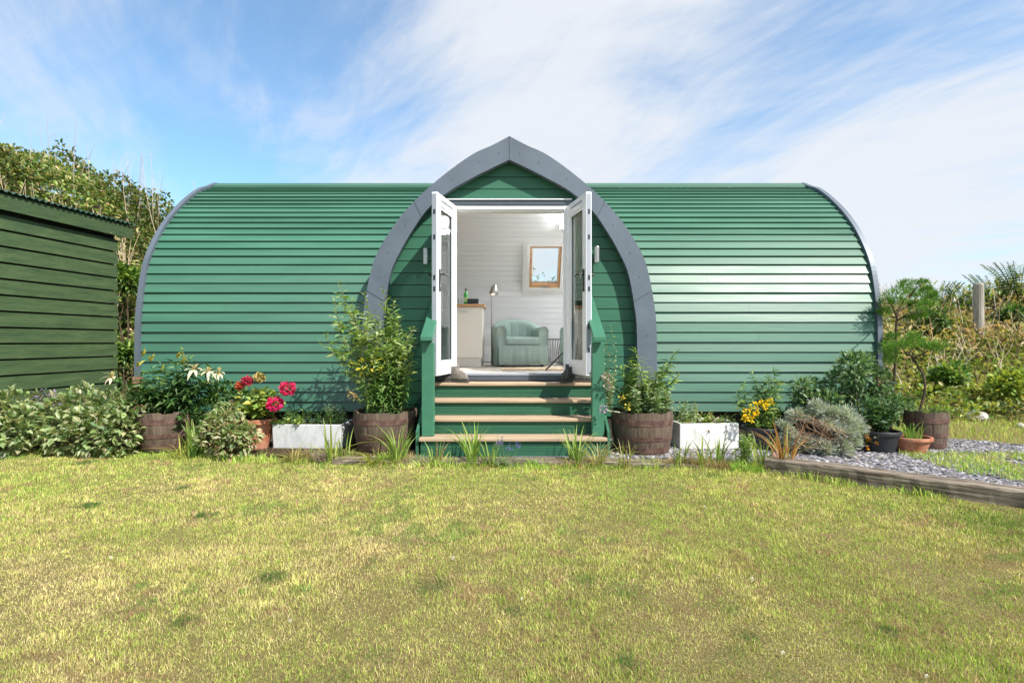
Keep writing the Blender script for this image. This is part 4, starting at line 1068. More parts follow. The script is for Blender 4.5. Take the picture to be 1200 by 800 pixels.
for a,b in (((1051,372),(1040,352)),((1052,366),(1066,345)),((1052,366),(1084,352)),((1051,375),(1086,365)),((1050,410),(1036,420)),((1050,372),(1036,375)),((1066,348),(1080,334))):
    trunk(ms,[(a[0],a[1],6.5),((a[0]+b[0])/2,(a[1]+b[1])/2-3,6.5+random.uniform(-.15,.15)),(b[0],b[1],6.5+random.uniform(-.2,.2))],pt,.010,.005)
for px,py,r in ((1046,347,.13),(1057,340,.13),(1068,342,.13),(1040,355,.11),(1078,348,.11),(1090,352,.10),(1085,358,.09),(1081,332,.07),(1062,333,.09),(1052,354,.12),(1094,346,.05),(1072,358,.10),(1037,366,.08),(1066,372,.06),(1080,370,.05),(1038,425,.10),(1044,415,.09),(1036,440,.08),(1045,395,.08),(1040,405,.1),(1086,340,.06)):
    needles(ml,L2(px,py,6.5+random.uniform(-.15,.15),pt),(r*.85,r*.9,r*.45),250,.055)
ms.build('trunk',M['bark'],pt,smooth=True); ml.build('crown',M['leaf_matt'],pt)

# ------------------------------------------------------------------ left shrubs
def vshrub(label,lumps,n,zb=.02,cols=VAR,L_=.085,W_=.042,cat='shrub',name='variegated_shrub'):
    x0=np.mean([l[0] for l in lumps]); d0=np.mean([l[2] for l in lumps])
    t=thing(name,label,cat,(P(x0,500,d0)[0],d0,.03)); ms,ml=MB(),MB(); lm=[]
    for px,py,d,r in lumps:
        q=L2(px,py,d,t); lm.append((q,(r,r*.85,r)))
        for k in range(4): stalk(ms,(q[0]*.6+random.uniform(-.05,.05),random.uniform(-.05,.05),0),(q[0]+random.uniform(-.6,.6)*r,q[1]+random.uniform(-.6,.3)*r,q[2]+random.uniform(-.3,.6)*r),.007,.1,6,(.35,.28,.2))
    shrub(ml,lm,n,L_,W_,cols,up=.4,zmin=.0,curl=.3); ms.build('stem',M['twig'],t); ml.build('foliage',M['leaf'],t); return t
G_='cream edged shrubs along the lawn'
a=vshrub('broad cream edged shrub in front of the shed corner',[(70,488,5.9,.22),(95,478,5.95,.22),(125,485,5.85,.25),(150,492,5.8,.25),(110,505,5.75,.26),(75,508,5.8,.22),(160,480,5.85,.16),(140,512,5.7,.22),(100,465,6.0,.12)],2300); a['group']=G_
b=vshrub('cream edged shrub at the left frame edge, nearest the shed',[(12,478,5.9,.2),(-15,490,5.9,.25),(25,500,5.8,.22),(5,512,5.7,.22),(40,492,5.95,.14),(-40,500,5.9,.25)],1500); b['group']=G_
c_=vshrub('small cream edged shrub between lily barrel and terracotta pot',[(262,497,5.65,.15),(280,505,5.6,.14),(250,510,5.6,.16),(272,520,5.55,.16),(292,512,5.6,.1),(268,485,5.75,.12)],1100,cols=VAR+[(.33,.24,.15)],L_=.075,W_=.032); c_['group']=G_
vshrub('dark bushy plant behind the small cream edged shrub',[(262,465,6.15,.16),(280,470,6.1,.14),(245,480,6.05,.14),(225,492,5.85,.12)],800,cols=GR+GD,L_=.08,W_=.03,name='bushy_plant',cat='plant')
hb=vshrub('lilac flowering plant at the foot of the shed wall',[(35,470,6.5,.14),(48,468,6.5,.12),(65,470,6.5,.10)],420,cols=[(.30,.24,.38),(.40,.34,.48),(.16,.2,.08)],L_=.05,W_=.02,name='lilac_plant',cat='plant')

# ------------------------------------------------------------------ tufts along the edging
tufts=[(228,527,.34,22,.018,GL+[(.12,.22,.04)],.45,'bright green strap leaf clump in front of the lily barrel',5.62),
(212,528,.2,12,.012,GY,.9,'yellowing weed tuft at the lily barrel foot',5.6),
(388,540,.34,9,.018,GY+GL,.9,'leaning long bladed clump in front of the zinc trough',5.4),
(402,532,.22,5,.016,GL,.3,'pair of upright blades at the zinc trough corner',5.48),
(345,538,.14,40,.009,[(.32,.26,.10),(.25,.22,.08),(.18,.2,.06)],1.1,'dry straw coloured tuft before the terracotta pot',5.42),
(466,542,.33,16,.020,GL+[(.15,.24,.04)],.55,'strap leaf clump in front of the tall plant barrel',5.32),
(440,544,.16,30,.010,GY,1.5,'flopped yellow green grass tuft in front of the tall plant barrel',5.3),
(509,544,.22,12,.010,GL+[(.34,.2,.1)],.35,'thin upright tuft by the left foot of the steps',5.26),
(556,543,.36,16,.018,GL+[(.15,.24,.04)],.6,'large strap leaf clump against the bottom step, left of centre',5.24),
(574,543,.26,10,.014,GL,.4,'upright blade tuft beside the violet flowered plant',5.24),
(676,544,.30,14,.020,GL+[(.15,.24,.04)],.5,'strap leaf clump against the bottom step, right of centre',5.24),
(700,545,.2,34,.008,[(.34,.27,.13),(.25,.25,.08),(.3,.3,.12)],.9,'wispy dry grass tuft at the right foot of the steps',5.24),
(735,546,.24,12,.012,[(.3,.27,.1),(.2,.24,.06)],1.1,'arching thin tuft before the right handrail barrel',5.2),
(796,549,.22,9,.014,GL,.4,'small green blade tuft before the white sink, left one',5.18),
(822,550,.24,10,.016,GL+GY,.6,'broad bladed tuft before the middle of the white sink',5.16),
(840,549,.27,9,.014,GL,.35,'slim upright tuft under the white sink corner',5.16),
(893,553,.28,16,.012,GL+[(.3,.3,.16)],.4,'tall thin bladed tuft left of the orange tuft',5.06),
(920,556,.34,22,.013,[(.34,.15,.045),(.42,.24,.08),(.3,.11,.04),(.25,.24,.06)],.75,'orange brown bladed sedge at the timber end',5.0)]
for px,py,h,n_,w,cols,ln,lab,d in tufts:
    x=P(px,py,d)[0]; y=d; t=thing('grass_tuft',lab,'grass tuft',(x,y,float(G(x,y))-.005),'tufts along the timber edging')
    ml=MB(); clump(ml,(0,0,0),int(n_*1.7),h*1.35,w*1.35,cols,.07,ln); clump(ml,(0,0,0),50,.11,.006,GY+[(.3,.25,.1)],.11,1.2); ml.build('foliage',M['leaf'],t)
# heather, violet plant, leafy weed
def small(px,py,d,name,lab,cat): x=P(px,py,d)[0]; return thing(name,lab,cat,(x,d,float(G(x,d))))
t=small(377,546,5.38,'heather_plant','faded pink heather tuft in front of the zinc trough','heather'); ms,ml=MB(),MB()
for i in range(60):
    a=random.uniform(0,2*PI);r=random.uniform(.02,.13); leafy(ms,ml,(math.cos(a)*r*.3,math.sin(a)*r*.3,0),(math.cos(a)*r,math.sin(a)*r,random.uniform(.06,.16)),.002,12,.018,.006,[(.42,.30,.30),(.35,.24,.24),(.3,.26,.16)],start=.3,stemtint=(.35,.28,.22))
ms.build('stem',M['leaf'],t); ml.build('foliage',M['leaf_matt'],t)
t=small(592,545,5.22,'violet_plant','low grey green plant with violet flower spikes before the steps','plant'); ms,ml,mp=MB(),MB(),MB()
for i in range(40):
    a=random.uniform(0,2*PI);r=random.uniform(.02,.15); leafy(ms,ml,(math.cos(a)*r*.5,math.sin(a)*r*.5,0),(math.cos(a)*r,math.sin(a)*r,random.uniform(.04,.12)),.002,12,.03,.006,[(.16,.24,.10),(.2,.27,.13)],start=.2)
for i in range(9):
    mp=MB(); q=(random.uniform(-.12,.14),random.uniform(-.05,.05),random.uniform(.16,.26)); stalk(ms,(q[0]*.5,0,0),q,.002,.08,5,(.2,.25,.1)); p,u=blob(q,(.006,.006,.025),14,.3); leaves(mp,p,u,.014,.008,np.array([.20,.16,.48]),roll=2); mp.build('flower_spike',M['petal'],t)
ms.build('stem',M['leaf'],t); ml.build('foliage',M['leaf'],t)
t=small(871,552,5.1,'leafy_weed','bushy bright green leafy weed in front of the wide black pot','weed'); ms,ml=MB(),MB()
for i in range(14):
    a=random.uniform(0,2*PI);r=random.uniform(.0,.10); leafy(ms,ml,(math.cos(a)*r*.6,math.sin(a)*r*.6,0),(math.cos(a)*r,math.sin(a)*r,random.uniform(.16,.31)),.004,30,.05,.018,GL+[(.10,.18,.04)],start=.05,up=.5)
clump(ml,(0,0,0),20,.12,.008,GL,.12,1); ms.build('stem',M['leaf'],t); ml.build('foliage',M['leaf'],t)
t=small(508,546,5.28,'cushion_plant','low blue green cushion plant at the left foot of the steps','plant'); ml=MB(); p,u=blob((-.1,0,.03),(.14,.07,.06),300,.2); leaves(ml,p,u+np.array([0,0,.5]),.03,.006,pick([(.15,.24,.12),(.22,.29,.17)],300),roll=2); ml.build('foliage',M['leaf'],t)

# ------------------------------------------------------------------ timber edging
def sleeper(label,x0,y0,x1,y1,w,h,z0=-.04):
    L_=math.hypot(x1-x0,y1-y0); a=math.atan2(y1-y0,x1-x0)
    m_=MB(); n=int(L_/.06)+2; V=[];F=[]
    sec=[(0,z0),(0,h-.012),(.012,h),(w*.33,h-.002),(w*.66,h-.003),(w-.012,h),(w,h-.012),(w,z0)]
    for k in range(n):
        x=L_*k/(n-1)
        for j,(yy,zz) in enumerate(sec):
            q=(.006 if 0<k<n-1 else .012)
            V.append((x+random.uniform(-.003,.003),yy+random.uniform(-q,q)*.7,zz+(random.uniform(-q,q)*.6 if zz>0 else 0)))
    s=len(sec)
    for k in range(n-1):
        for j in range(s-1): F.append((k*s+j,(k+1)*s+j,(k+1)*s+j+1,k*s+j+1)[::-1])
    F.append(tuple(range(s))); F.append(tuple(range((n-1)*s,n*s))[::-1])
    m_.add(V,F); o=m_.build('timber_sleeper',M['sleeper']); o.location=(x0,y0,0); o.rotation_euler=(0,0,a)
    return tag(o,label,'sleeper','timber sleepers edging the lawn')
sleeper('grey timber sleeper along the bottom step, left of its split joint',-1.75,5.30,-.575,5.235,.2,.055)
sleeper('flat pale timber sleeper in front of the bottom step, right of the split joint',-.56,5.225,1.02,5.20,.22,.055)
sleeper('reddish flat sleeper below the white sink',1.035,5.19,2.42,5.03,.2,.05)
sleeper('long weathered sleeper slanting toward the camera beside the gravel',2.30,4.985,5.6,2.24,.2,.135)

# ------------------------------------------------------------------ shed
SX,SD=-5.52,7.62
shed=thing('shed','dark green slatted timber shed with corrugated roof at left','shed',(SX,SD,0),rz=0)
# local frame: along = direction of the visible wall (towards camera), out = wall normal
al=Vector((-.125,-1,0)).normalized(); ou=Vector((1,-.125,0)).normalized()
MS=Matrix(((al.x,ou.x,0,0),(al.y,ou.y,0,0),(0,0,1,0),(0,0,0,1)))
LS=3.6; TOP=2.68; DEP=2.4
m_=MB(); z=.10; i=0
while z<TOP-.06:
    h=.162; z1=min(z+h,TOP)
    e=random.uniform(-.012,.012)
    sec=[(.030,z),(.014,z1-.002),(-.012,z1-.002),(.008,z)]
    t=random.uniform(.8,1.15)
    m_.prism([tuple(MS@Vector((0+e*.3,q[0],q[1]))) for q in sec],[tuple(MS@Vector((LS,q[0],q[1]))) for q in sec],(t,t,t)); z+=.181
shed_wall=m_.build('wall',M['shed'],shed)
m_=MB(); m_.box((0.01,-.10,.04),(LS,-.03,TOP),M4=MS); m_.box((.01,-DEP,.04),(.05,-.10,TOP),M4=MS); m_.box((LS-.05,-DEP,.04),(LS,-.1,TOP),M4=MS); m_.box((.01,-DEP-.05,.04),(LS,-DEP,TOP),M4=MS); m_.build('inner_wall',M['dark'],shed)
m_=MB(); m_.box((-.20,.055,TOP-.02),(LS+.2,.085,TOP+.155),M4=MS); m_.build('fascia',M['shed'],shed)
m_=MB(); n=190; V=[];F=[]
for k in range(n+1):
    u=-.23+(LS+.46)*k/n; zz=.014*math.sin(u*2*PI/.076)
    for (vv,dz) in ((.12,0),(-DEP-.2,.28)):
        for th_ in (0,.006): V.append(tuple(MS@Vector((u,vv,TOP+.178+dz+zz+th_))))
for k in range(n):
    a=4*k;b=a+4; F+=[(a,b,b+2,a+2),(a+1,a+3,b+3,b+1),(a,a+1,b+1,b),(a+2,b+2,b+3,a+3)]
m_.add(V,F); m_.build('roof',M['shed_roof'],shed)

# ------------------------------------------------------------------ hillside and bank scrub
def scrub(name,label,xr,yr,n,L_,W_,cols,dens,height,seed,front=None,w=None,parent=None):
    xs=RNG.uniform(*xr,n*3); ys=RNG.uniform(*yr,n*3); k=dens(xs,ys)>RNG.random(n*3); xs,ys=xs[k][:n],ys[k][:n]; n=len(xs)
    lump=vnoise(xs,ys,1.0,seed)*.6+vnoise(xs,ys,2.6,seed+1)*.4
    hgt=height(xs,ys)*(.15+1.6*lump**1.3)
    z=G(xs,ys)+hgt*RNG.uniform(.1,1,n)**.55
    clumpc=np.clip((vnoise(xs*1.0+z,ys+z*.5,2.0,seed+2)-.5)*1.2,-.5,.5)
    d=unit(n)*.7+np.array([0,-.5,.6])
    ml=MB(); c=pick(cols,n,w)*(1+clumpc[:,None]*.9); leaves(ml,np.stack([xs,ys,z],1),d,L_,W_,np.clip(c,.01,.6),roll=.8,curl=.3,jit=.25)
    o=ml.build(name,M['leaf'],parent); return tag(o,label,'undergrowth',kind='stuff')
SC=[(.10,.16,.035),(.16,.21,.05),(.07,.115,.03),(.24,.25,.08),(.055,.09,.028),(.33,.27,.13)]
scrub('hillside_scrub','dense green scrub covering the hillside behind the shed',(-14.5,-4.4),(8.7,14.5),44000,.105,.055,SC,lambda x,y:np.where((y>8.9),1.,0.)*np.where(x>-4.9,.5,1),lambda x,y:.5+.35*sstep(10.3,11.5,y),31)
def stalks(name,label,xr,yr,n,h,cols,dens,lean=.25,r=.005):
    m_=MB(); c=0
    while c<n:
        x=random.uniform(*xr);y=random.uniform(*yr)
        if random.random()>dens(x,y): continue
        c+=1; z=float(G(x,y)); hh=random.uniform(*h); a=random.uniform(0,2*PI); ll=random.uniform(0,lean)*hh
        p0=(x,y,z);p2=(x+math.cos(a)*ll,y+math.sin(a)*ll,z+hh); col=random.choice(cols)
        stalk(m_,p0,p2,r,.06,4,col,3)
        if random.random()<.5:
            for q in range(2):
                t=random.uniform(.4,.9); b=Vector(p0).lerp(Vector(p2),t); a2=random.uniform(0,2*PI); l2=hh*random.uniform(.12,.3); stalk(m_,tuple(b),(b.x+math.cos(a2)*l2*.6,b.y+math.sin(a2)*l2*.6,b.z+l2*.8),r*.6,.05,3,col,3)
    o=m_.build(name,M['deadstalk']); return tag(o,label,'dead stalks',kind='stuff')
M['deadstalk']=mat('dead_stalk',(1,1,1),rough=.9,tint=True,var=.15)
PALE=[(.50,.42,.30),(.60,.52,.40),(.42,.31,.19),(.52,.40,.22),(.36,.27,.17)]
stalks('dead_stalks','pale dead stalks standing in the hillside scrub above the shed',(-13,-7.5),(9.6,11.0),560,(.6,1.25),PALE,lambda x,y: max(0,min(1,1.35*float(vnoise(x,y,.9,41))-.05)) ,.3,.010)
stalks('tall_stalks','thin bare stalks rising above the hillside skyline',(-13,-6.5),(11.6,13.0),34,(1.2,1.9),[(.34,.27,.2),(.42,.33,.24)],lambda x,y:1,.2,.008)
stalks('dry_bank_stalks','dry brown stems at the foot of the hillside between shed and cabin',(-8.2,-4.8),(8.6,9.7),60,(.2,.5),PALE+[(.38,.22,.12)],lambda x,y:1,.7,.008)
# right hand bank
def rb_d(x,y): return np.where((x>4.75)&(y>np.interp(x,[4.7,6,8,12],[8.5,8.0,7.7,7.2])),1.,0.)
scrub('bank_scrub','low yellow green bramble scrub over the lower right bank',(4.75,15),(7.2,10.6),15000,.085,.05,[(.14,.20,.04),(.22,.26,.06),(.30,.30,.07),(.09,.15,.035),(.24,.22,.07)],rb_d,lambda x,y:.30+0*x,51)
scrub('dead_bracken','rusty dry bracken along the top of the right bank',(4.75,15),(9.3,11.8),10500,.11,.03,[(.50,.32,.18),(.55,.40,.23),(.42,.30,.15),(.58,.48,.31),(.22,.23,.08)],rb_d,lambda x,y:.42+0*x,61)
scrub('green_bracken','mixed greenery at the top of the right bank',(4.9,15),(10.4,12.4),5200,.12,.045,[(.10,.16,.04),(.16,.21,.06),(.26,.27,.09),(.35,.30,.15)],rb_d,lambda x,y:.55+0*x,66)
stalks('bank_stalks','pale dead stems tangled across the right bank',(4.9,13),(8.8,11.8),620,(.3,.85),PALE,lambda x,y:float(rb_d(np.array(x),np.array(y))),.8,.008)
scrub('rear_scrub','leafy bracken on the rise behind the cabin seen through the roof window',(-.5,3.4),(11.5,13.4),6500,.08,.035,SC,lambda x,y:np.ones_like(x),lambda x,y:1.12+.85*vnoise(x,y,2.1,77),71)
# ferns and bushes on the skyline
def fern(px,py,d,h,n_,lab):
    x=P(px,py,d)[0]; z=float(G(x,d)); t=thing('fern_plant',lab,'fern',(x,d,z),'dark ferns on the bank skyline'); ms,ml=MB(),MB()
    for i in range(n_):
        a=random.uniform(0,2*PI); l=h*random.uniform(.35,.6); pts=[Vector((math.cos(a)*l*t_**1.4,math.sin(a)*l*.7*t_**1.4,h*(t_*1.25-.35*t_*t_))) for t_ in np.linspace(0,1,7)]
        ms.tube(pts,.006,3,(.1,.13,.05)); P_=np.array([tuple(p) for p in pts]); k=34; tt=np.repeat(np.linspace(.25,1,k//2),2); pos=np.stack([np.interp(tt*6,np.arange(7),P_[:,j]) for j in range(3)],1)
        sd=np.tile([1,-1],k//2); dd=np.stack([-math.sin(a)*sd,math.cos(a)*sd,np.full(k,.1)],1)+.5*np.array([math.cos(a),math.sin(a),.1]); leaves(ml,pos,dd,.20*(1.15-tt)*h,.035,pick([(.05,.10,.035),(.08,.14,.045)],k),roll=.2)
    ms.build('stem',M['leaf'],t); ml.build('foliage',M['leaf'],t)
fern(1166,352,11.0,1.05,16,'dark fern just right of the grey fence post'); fern(1194,345,10.6,1.2,18,'dark fern at the right frame edge on the bank'); fern(1102,360,10.8,.9,14,'dark fern on the bank behind the taller pine'); fern(1132,366,11,.8,10,'lower fern left of the grey fence post')
def bush(px,py,d,r,n_,lab,cols):
    x=P(px,py,d); z=float(G(x[0],d)); t=thing('bank_bush',lab,'bush',(x[0],d,z)); ms,ml=MB(),MB()
    for k in range(5):
        q=(random.uniform(-.6,.6)*r,random.uniform(-.3,.3)*r,max(x[2]-z,.2)+random.uniform(-.35,.25)*r); stalk(ms,(0,0,0),q,.012,.1,5,(.3,.25,.18)); p,u=blob(q,(r*.6,r*.5,r*.5),n_//5,.3); leaves(ml,p,u*.8+np.array([0,-.2,.4])+RNG.normal(0,.4,p.shape),.11,.05,pick(cols,n_//5))
    ms.build('stem',M['bark'],t); ml.build('foliage',M['leaf'],t)
bush(1190,372,10.2,.42,900,'dark round bush at the right frame edge below the fern',GD+GR)
bush(1088,372,9.8,.35,600,'grey green bush just behind the taller pine',GR+[(.16,.2,.09)])
bush(1120,455,8.9,.35,800,'lush green bush low on the bank beyond the end barrel',GL+GR)
bush(1185,450,8.3,.35,800,'yellow green bramble bush low on the bank near the right frame edge',GY+GL)
bush(152,325,9.7,.42,900,'taller leafy green shrub on the bank in the gap between shed and cabin',GL+GR)
bush(150,415,8.9,.25,420,'small green bush in the gap between shed and cabin',GL+GR)
# fence post and stones
x,y,z=P(1147,333,9.9); m_=MB(); zg=float(G(x,9.9)); hh=z-zg+.02
m_.lathe([(.085,-.1),(.082,hh*.5),(.078,hh-.03),(.06,hh),(.001,hh+.005)],seg=14); o=m_.build('fence_post',M['post']); o.location=(x,9.9,zg); o.rotation_euler=(.03,-.03,0); tag(o,'weathered grey round fence post on the bank skyline','fence post')
def stone(px,py,d,s,lab):
    c=P(px,py,d); x=c[0]; m_=MB(); V=[];F=[]; nu,nv=12,8
    for i in range(nv+1):
        for j in range(nu):
            th_=PI*i/nv; ph=2*PI*j/nu; r=s*(1+.28*math.sin(ph*2+s*90)*math.sin(th_)+random.uniform(-.09,.09)); V.append((r*1.2*math.sin(th_)*math.cos(ph),r*.9*math.sin(th_)*math.sin(ph),r*.7*math.cos(th_)))
    for i in range(nv):
        for j in range(nu): F.append((i*nu+j,i*nu+(j+1)%nu,(i+1)*nu+(j+1)%nu,(i+1)*nu+j)[::-1])
    m_.add(V,F); o=m_.build('stone',M['stone'],smooth=False); o.location=(x,d,float(G(x,d))+s*.45); o.rotation_euler=(0,0,random.uniform(0,3)); tag(o,lab,'stone','pale stones at the bank foot')
stone(1146,477,8.0,.12,'largest pale stone at the foot of the bank'); stone(1106,474,8.2,.07,'small pale stone left of the largest at the bank foot'); stone(1123,466,8.4,.06,'small pale stone higher up the bank, above the others'); stone(1196,500,7.4,.05,'pale stone in the grass at the right frame edge')
# clover heads in the lawn
m_=MB(); p,u=blob((0,0,.035),(.007,.007,.006),26,.6); leaves(m_,p,u,.009,.006,np.array([.78,.75,.68]),roll=2); m_.tube([(0,0,0),(0,0,.032)],.001,4,(.2,.28,.08))
cv=m_.build('clover_flower',M['petal']); tag(cv,'small white clover flower head in the dry lawn','clover flower','white clover heads in the lawn')
cl_px=[(340,728),(532,655),(610,702),(918,766),(825,594),(130,655),(882,680),(388,557),(1085,792)]
for i,(px,py) in enumerate(cl_px):
    o=cv if i==0 else cv.copy()
    if i: COL.objects.link(o)
    d=1.2*640/(py-400)*.985; x=P(px,py,d)[0]; o.location=(x,d,float(G(x,d))+.004); s=random.uniform(.5,.75); o.scale=(s,s,s); o.rotation_euler=(random.uniform(-.3,.3),random.uniform(-.3,.3),random.uniform(0,6))

# ------------------------------------------------------------------ inside the cabin
FD=7.95
ku=thing('kitchen_unit','cream kitchen base unit with oak worktop inside the doorway','kitchen unit',(P(540,430,FD)[0],FD,FZ))
xr=P(565.5,0,FD)[0]-ku.location.x
m_=MB(); m_.box((-1.1,.02,.13),(xr-.004,.60,.875)); m_.build('carcass',M['cream'],ku)
m_=MB(); m_.box((xr-.60,0,.14),(xr-.005,.018,.868)); d_=m_.build('door',M['cream'],ku,bevel=.003)
m_=MB(); m_.box((-.02,-.022,.80),(.11,-.010,.812)); m_.box((-.02,-.010,.80),(-.01,-.0005,.812)); m_.box((.10,-.010,.80),(.11,-.0005,.812)); m_.build('handle',M['steel'],d_)
m_=MB(); m_.box((xr-1.2,0,.14),(xr-.604,.018,.868)); m_.build('door',M['cream'],ku,bevel=.003)
m_=MB(); m_.box((-1.1,.05,.0),(xr-.02,.58,.13)); m_.build('plinth',M['cream'],ku)
m_=MB(); m_.box((-1.12,-.025,.876),(xr+.03,.63,.916)); m_.build('worktop',M['worktop'],ku,bevel=.004)
# bottle and box on the worktop
c=P(546,357,8.2); bt=thing('bottle','green drinks bottle standing on the oak worktop','bottle',(c[0],8.2,FZ+.917))
m_=MB(); m_.lathe([(.001,0),(.034,0),(.036,.02),(.036,.14),(.028,.17),(.013,.20),(.013,.225),(.001,.225)],seg=20); m_.build('bottle_body',M['bottle'],bt,smooth=True)
m_=MB(); m_.lathe([(.0125,.226),(.016,.226),(.016,.248),(.001,.248)],seg=16); m_.build('cap',M['plastic'],bt)
m_=MB(); m_.lathe([(.0365,.05),(.037,.05),(.037,.12),(.0365,.12)],seg=20); m_.build('paper_label',M['label'],bt)
c=P(539,357,8.25); g=MB(); g.lathe([(.001,0),(.027,0),(.034,.11),(.031,.11),(.025,.006),(.001,.006)],seg=20); o=g.build('drinking_glass',M['glass']); o.location=(c[0],8.25,FZ+.917); tag(o,'clear glass tumbler beside the green bottle','glass')
c=P(554,357,8.15); bx=thing('black_box','small black box lying on the oak worktop','box',(c[0],8.15,FZ+.917))
m_=MB(); m_.box((-.075,-.06,0),(.085,.06,.075)); m_.build('box_body',M['plastic'],bx,bevel=.006)
m_=MB(); m_.box((-.078,-.063,.0755),(.088,.063,.09)); m_.build('lid',M['plastic'],bx,bevel=.004)
# floor lamp
c=P(576,345,8.35); lp=thing('floor_lamp','steel floor lamp with glowing bell shade behind the armchair','lamp',(c[0],8.35,FZ))
m_=MB(); m_.lathe([(.001,0),(.11,0),(.11,.015),(.02,.025),(.001,.025)],seg=24); m_.build('base',M['steel'],lp)
hz=CAMZ+(400-343)/640*8.35-FZ
m_=MB(); m_.tube([(0,0,.02),(0,0,hz-.06),(-.01,0,hz+.02),(.0,-.02,hz+.09),(.03,-.03,hz+.10)],.009,8); m_.build('pole',M['steel'],lp,smooth=True)
m_=MB(); TM=Matrix.Translation((.035,-.03,hz+.0))@Matrix.Rotation(math.radians(10),4,'Y'); m_.lathe([(.014,.125),(.026,.115),(.028,.075),(.045,.055),(.073,-.025),(.068,-.025),(.040,.05),(.001,.06)],seg=24,M4=TM); m_.build('lamp_shade',M['steel'],lp,smooth=True)
m_=MB(); m_.lathe([(.001,.04),(.02,.03),(.028,.0),(.02,-.02),(.001,-.026)],seg=16,M4=TM); m_.build('bulb',M['bulb'],lp,smooth=True)
# wall strip light, unseen length behind the door leaf added to light the room
c=P(662,265,8.80); hz_=thing('strip_light','bright white strip light high on the rear wall beside the right door leaf','strip light',(c[0]+.1,8.86,c[2]))
m_=MB(); m_.box((-.18,-.045,-.04),(1.50,.03,.04)); m_.build('housing',M['white'],hz_,bevel=.006)
m_=MB(); m_.box((-.17,-.056,-.032),(1.49,-.0455,.032)); m_.build('diffuser',M['tube'],hz_)
m_=MB(); m_.box((-.10,.03,-.02),(-.06,.20,.02)); m_.box((1.18,.03,-.02),(1.22,.20,.02)); m_.build('bracket',M['white'],hz_)
# armchairs
def tub_chair(lab,x,y,rz):
    t=thing('armchair',lab,'armchair',(x,y,FZ),'sage green tub armchairs',rz)
    m_=MB(); n=44; V=[];F=[]; wv=.385; dv=.37
    for k in range(n+1):
        u=k/n; a=-PI*.5+ (u-.5)*2*PI*.5*1.0
        # plan: straight arms then a half round back
        s=(u-.5)*2; 
        ang=s*PI*.5*1.28
        px=math.sin(np.clip(ang,-PI/2,PI/2))*wv; py=math.cos(np.clip(ang,-PI/2,PI/2))*dv*.55+.12
        ex=max(abs(ang)-PI/2,0)/(PI*.14); py-=ex*.42
        h=.58+.13*(1-min(abs(s)/.8,1)**2.2)
        nx_,ny_=(math.sin(np.clip(ang,-PI/2,PI/2)),math.cos(np.clip(ang,-PI/2,PI/2)))
        th_=.13; wr=.010*math.sin(u*47)+.007*math.sin(u*103+1)
        sec=[(.0+wr,.0),(.0+wr*.5,.28),(.01,h-.06),(-.02,h-.012),(-.06,h),(-.105,h-.012),(-.13,h-.06),(-.135+wr,.42),(-.135,.20)]
        for (o_,zz) in sec: V.append((px+nx_*o_,py+ny_*o_,zz+.02))
    s_=9
    for k in range(n):
        for j in range(s_-1): F.append((k*s_+j,k*s_+j+1,(k+1)*s_+j+1,(k+1)*s_+j))
    F.append(tuple(range(s_))); F.append(tuple(range(n*s_,(n+1)*s_))[::-1])
    m_.add(V,F); o=m_.build('frame',M['fabric'],t,smooth=True)
    sb=o.modifiers.new('s','SUBSURF'); sb.levels=sb.render_levels=1
    m_=MB(); m_.box((-.27,-.31,.30),(.27,.24,.44)); o=m_.build('seat_cushion',M['fabric'],t,smooth=True); bv=o.modifiers.new('b','BEVEL'); bv.width=.045; bv.segments=5
    m_=MB(); nn=30
    V=[];F=[]
    for k in range(nn+1):
        x_=-.375+.75*k/nn; wr=.006*math.sin(k*1.7)+.005*math.sin(k*.9)
        for (yy,zz) in ((-.335,.315),(-.34+wr*.3,.2),(-.345+wr,.03),(-.30,.03),(-.29,.315)): V.append((x_,yy,zz))
    for k in range(nn):
        for j in range(4): F.append((k*5+j,k*5+j+1,(k+1)*5+j+1,(k+1)*5+j)[::-1])
    m_.add(V,F); m_.build('skirt',M['fabric'],t,smooth=True)
    m_=MB()
    for sx,sy in ((-.3,-.27),(.3,-.27),(-.24,.25),(.24,.25)): m_.box((sx-.02,sy-.02,0),(sx+.02,sy+.02,.06))
    m_.build('feet',M['plastic'],t)
    return t
c=P(607,430,8.36); tub_chair('sage green slipcovered tub armchair in the middle of the doorway',c[0],8.36,math.radians(14))
c=P(690,430,8.5); tub_chair('second sage armchair mostly hidden behind the right door leaf',c[0]+.05,8.62,math.radians(-35))
# wire side table
c=P(648,420,8.75); st=thing('side_table','black wire basket side table between the two armchairs','side table',(c[0],8.75,FZ))
m_=MB(); m_.lathe([(.001,.40),(.20,.40),(.20,.415),(.001,.415)],seg=28); m_.build('table_top',M['black'],st)
m_=MB()
for k in range(26):
    a=2*PI*k/26; m_.tube([(math.cos(a)*.185,math.sin(a)*.185,.399),(math.cos(a)*.13,math.sin(a)*.13,.2),(math.cos(a)*.15,math.sin(a)*.15,.0)],.004,5)
m_.build('wire_basket',M['black'],st)
# folded stand
p0=P(639,434.5,6.95); p1=P(668,405,6.95)
fs=thing('folding_stand','thin black folding stand leaning inside the right door','stand',(p0[0],6.95,FZ))
m_=MB(); q=lambda a,b,d:(P(a,b,d)[0]-p0[0],d-6.95,P(a,b,d)[2]-FZ)
m_.tube([(0,0,.005),q(668,405,7.1),q(690,382,7.2)],.010,8); m_.build('leg',M['black'],fs)
m_=MB(); m_.tube([q(652,424,6.98),q(668,428,7.1),(.40,.25,.005)],.007,8); m_.build('leg',M['black'],fs)
m_=MB(); m_.tube([(.42,-.05,.005),q(690,382,7.2)],.010,8); m_.build('leg',M['black'],fs)
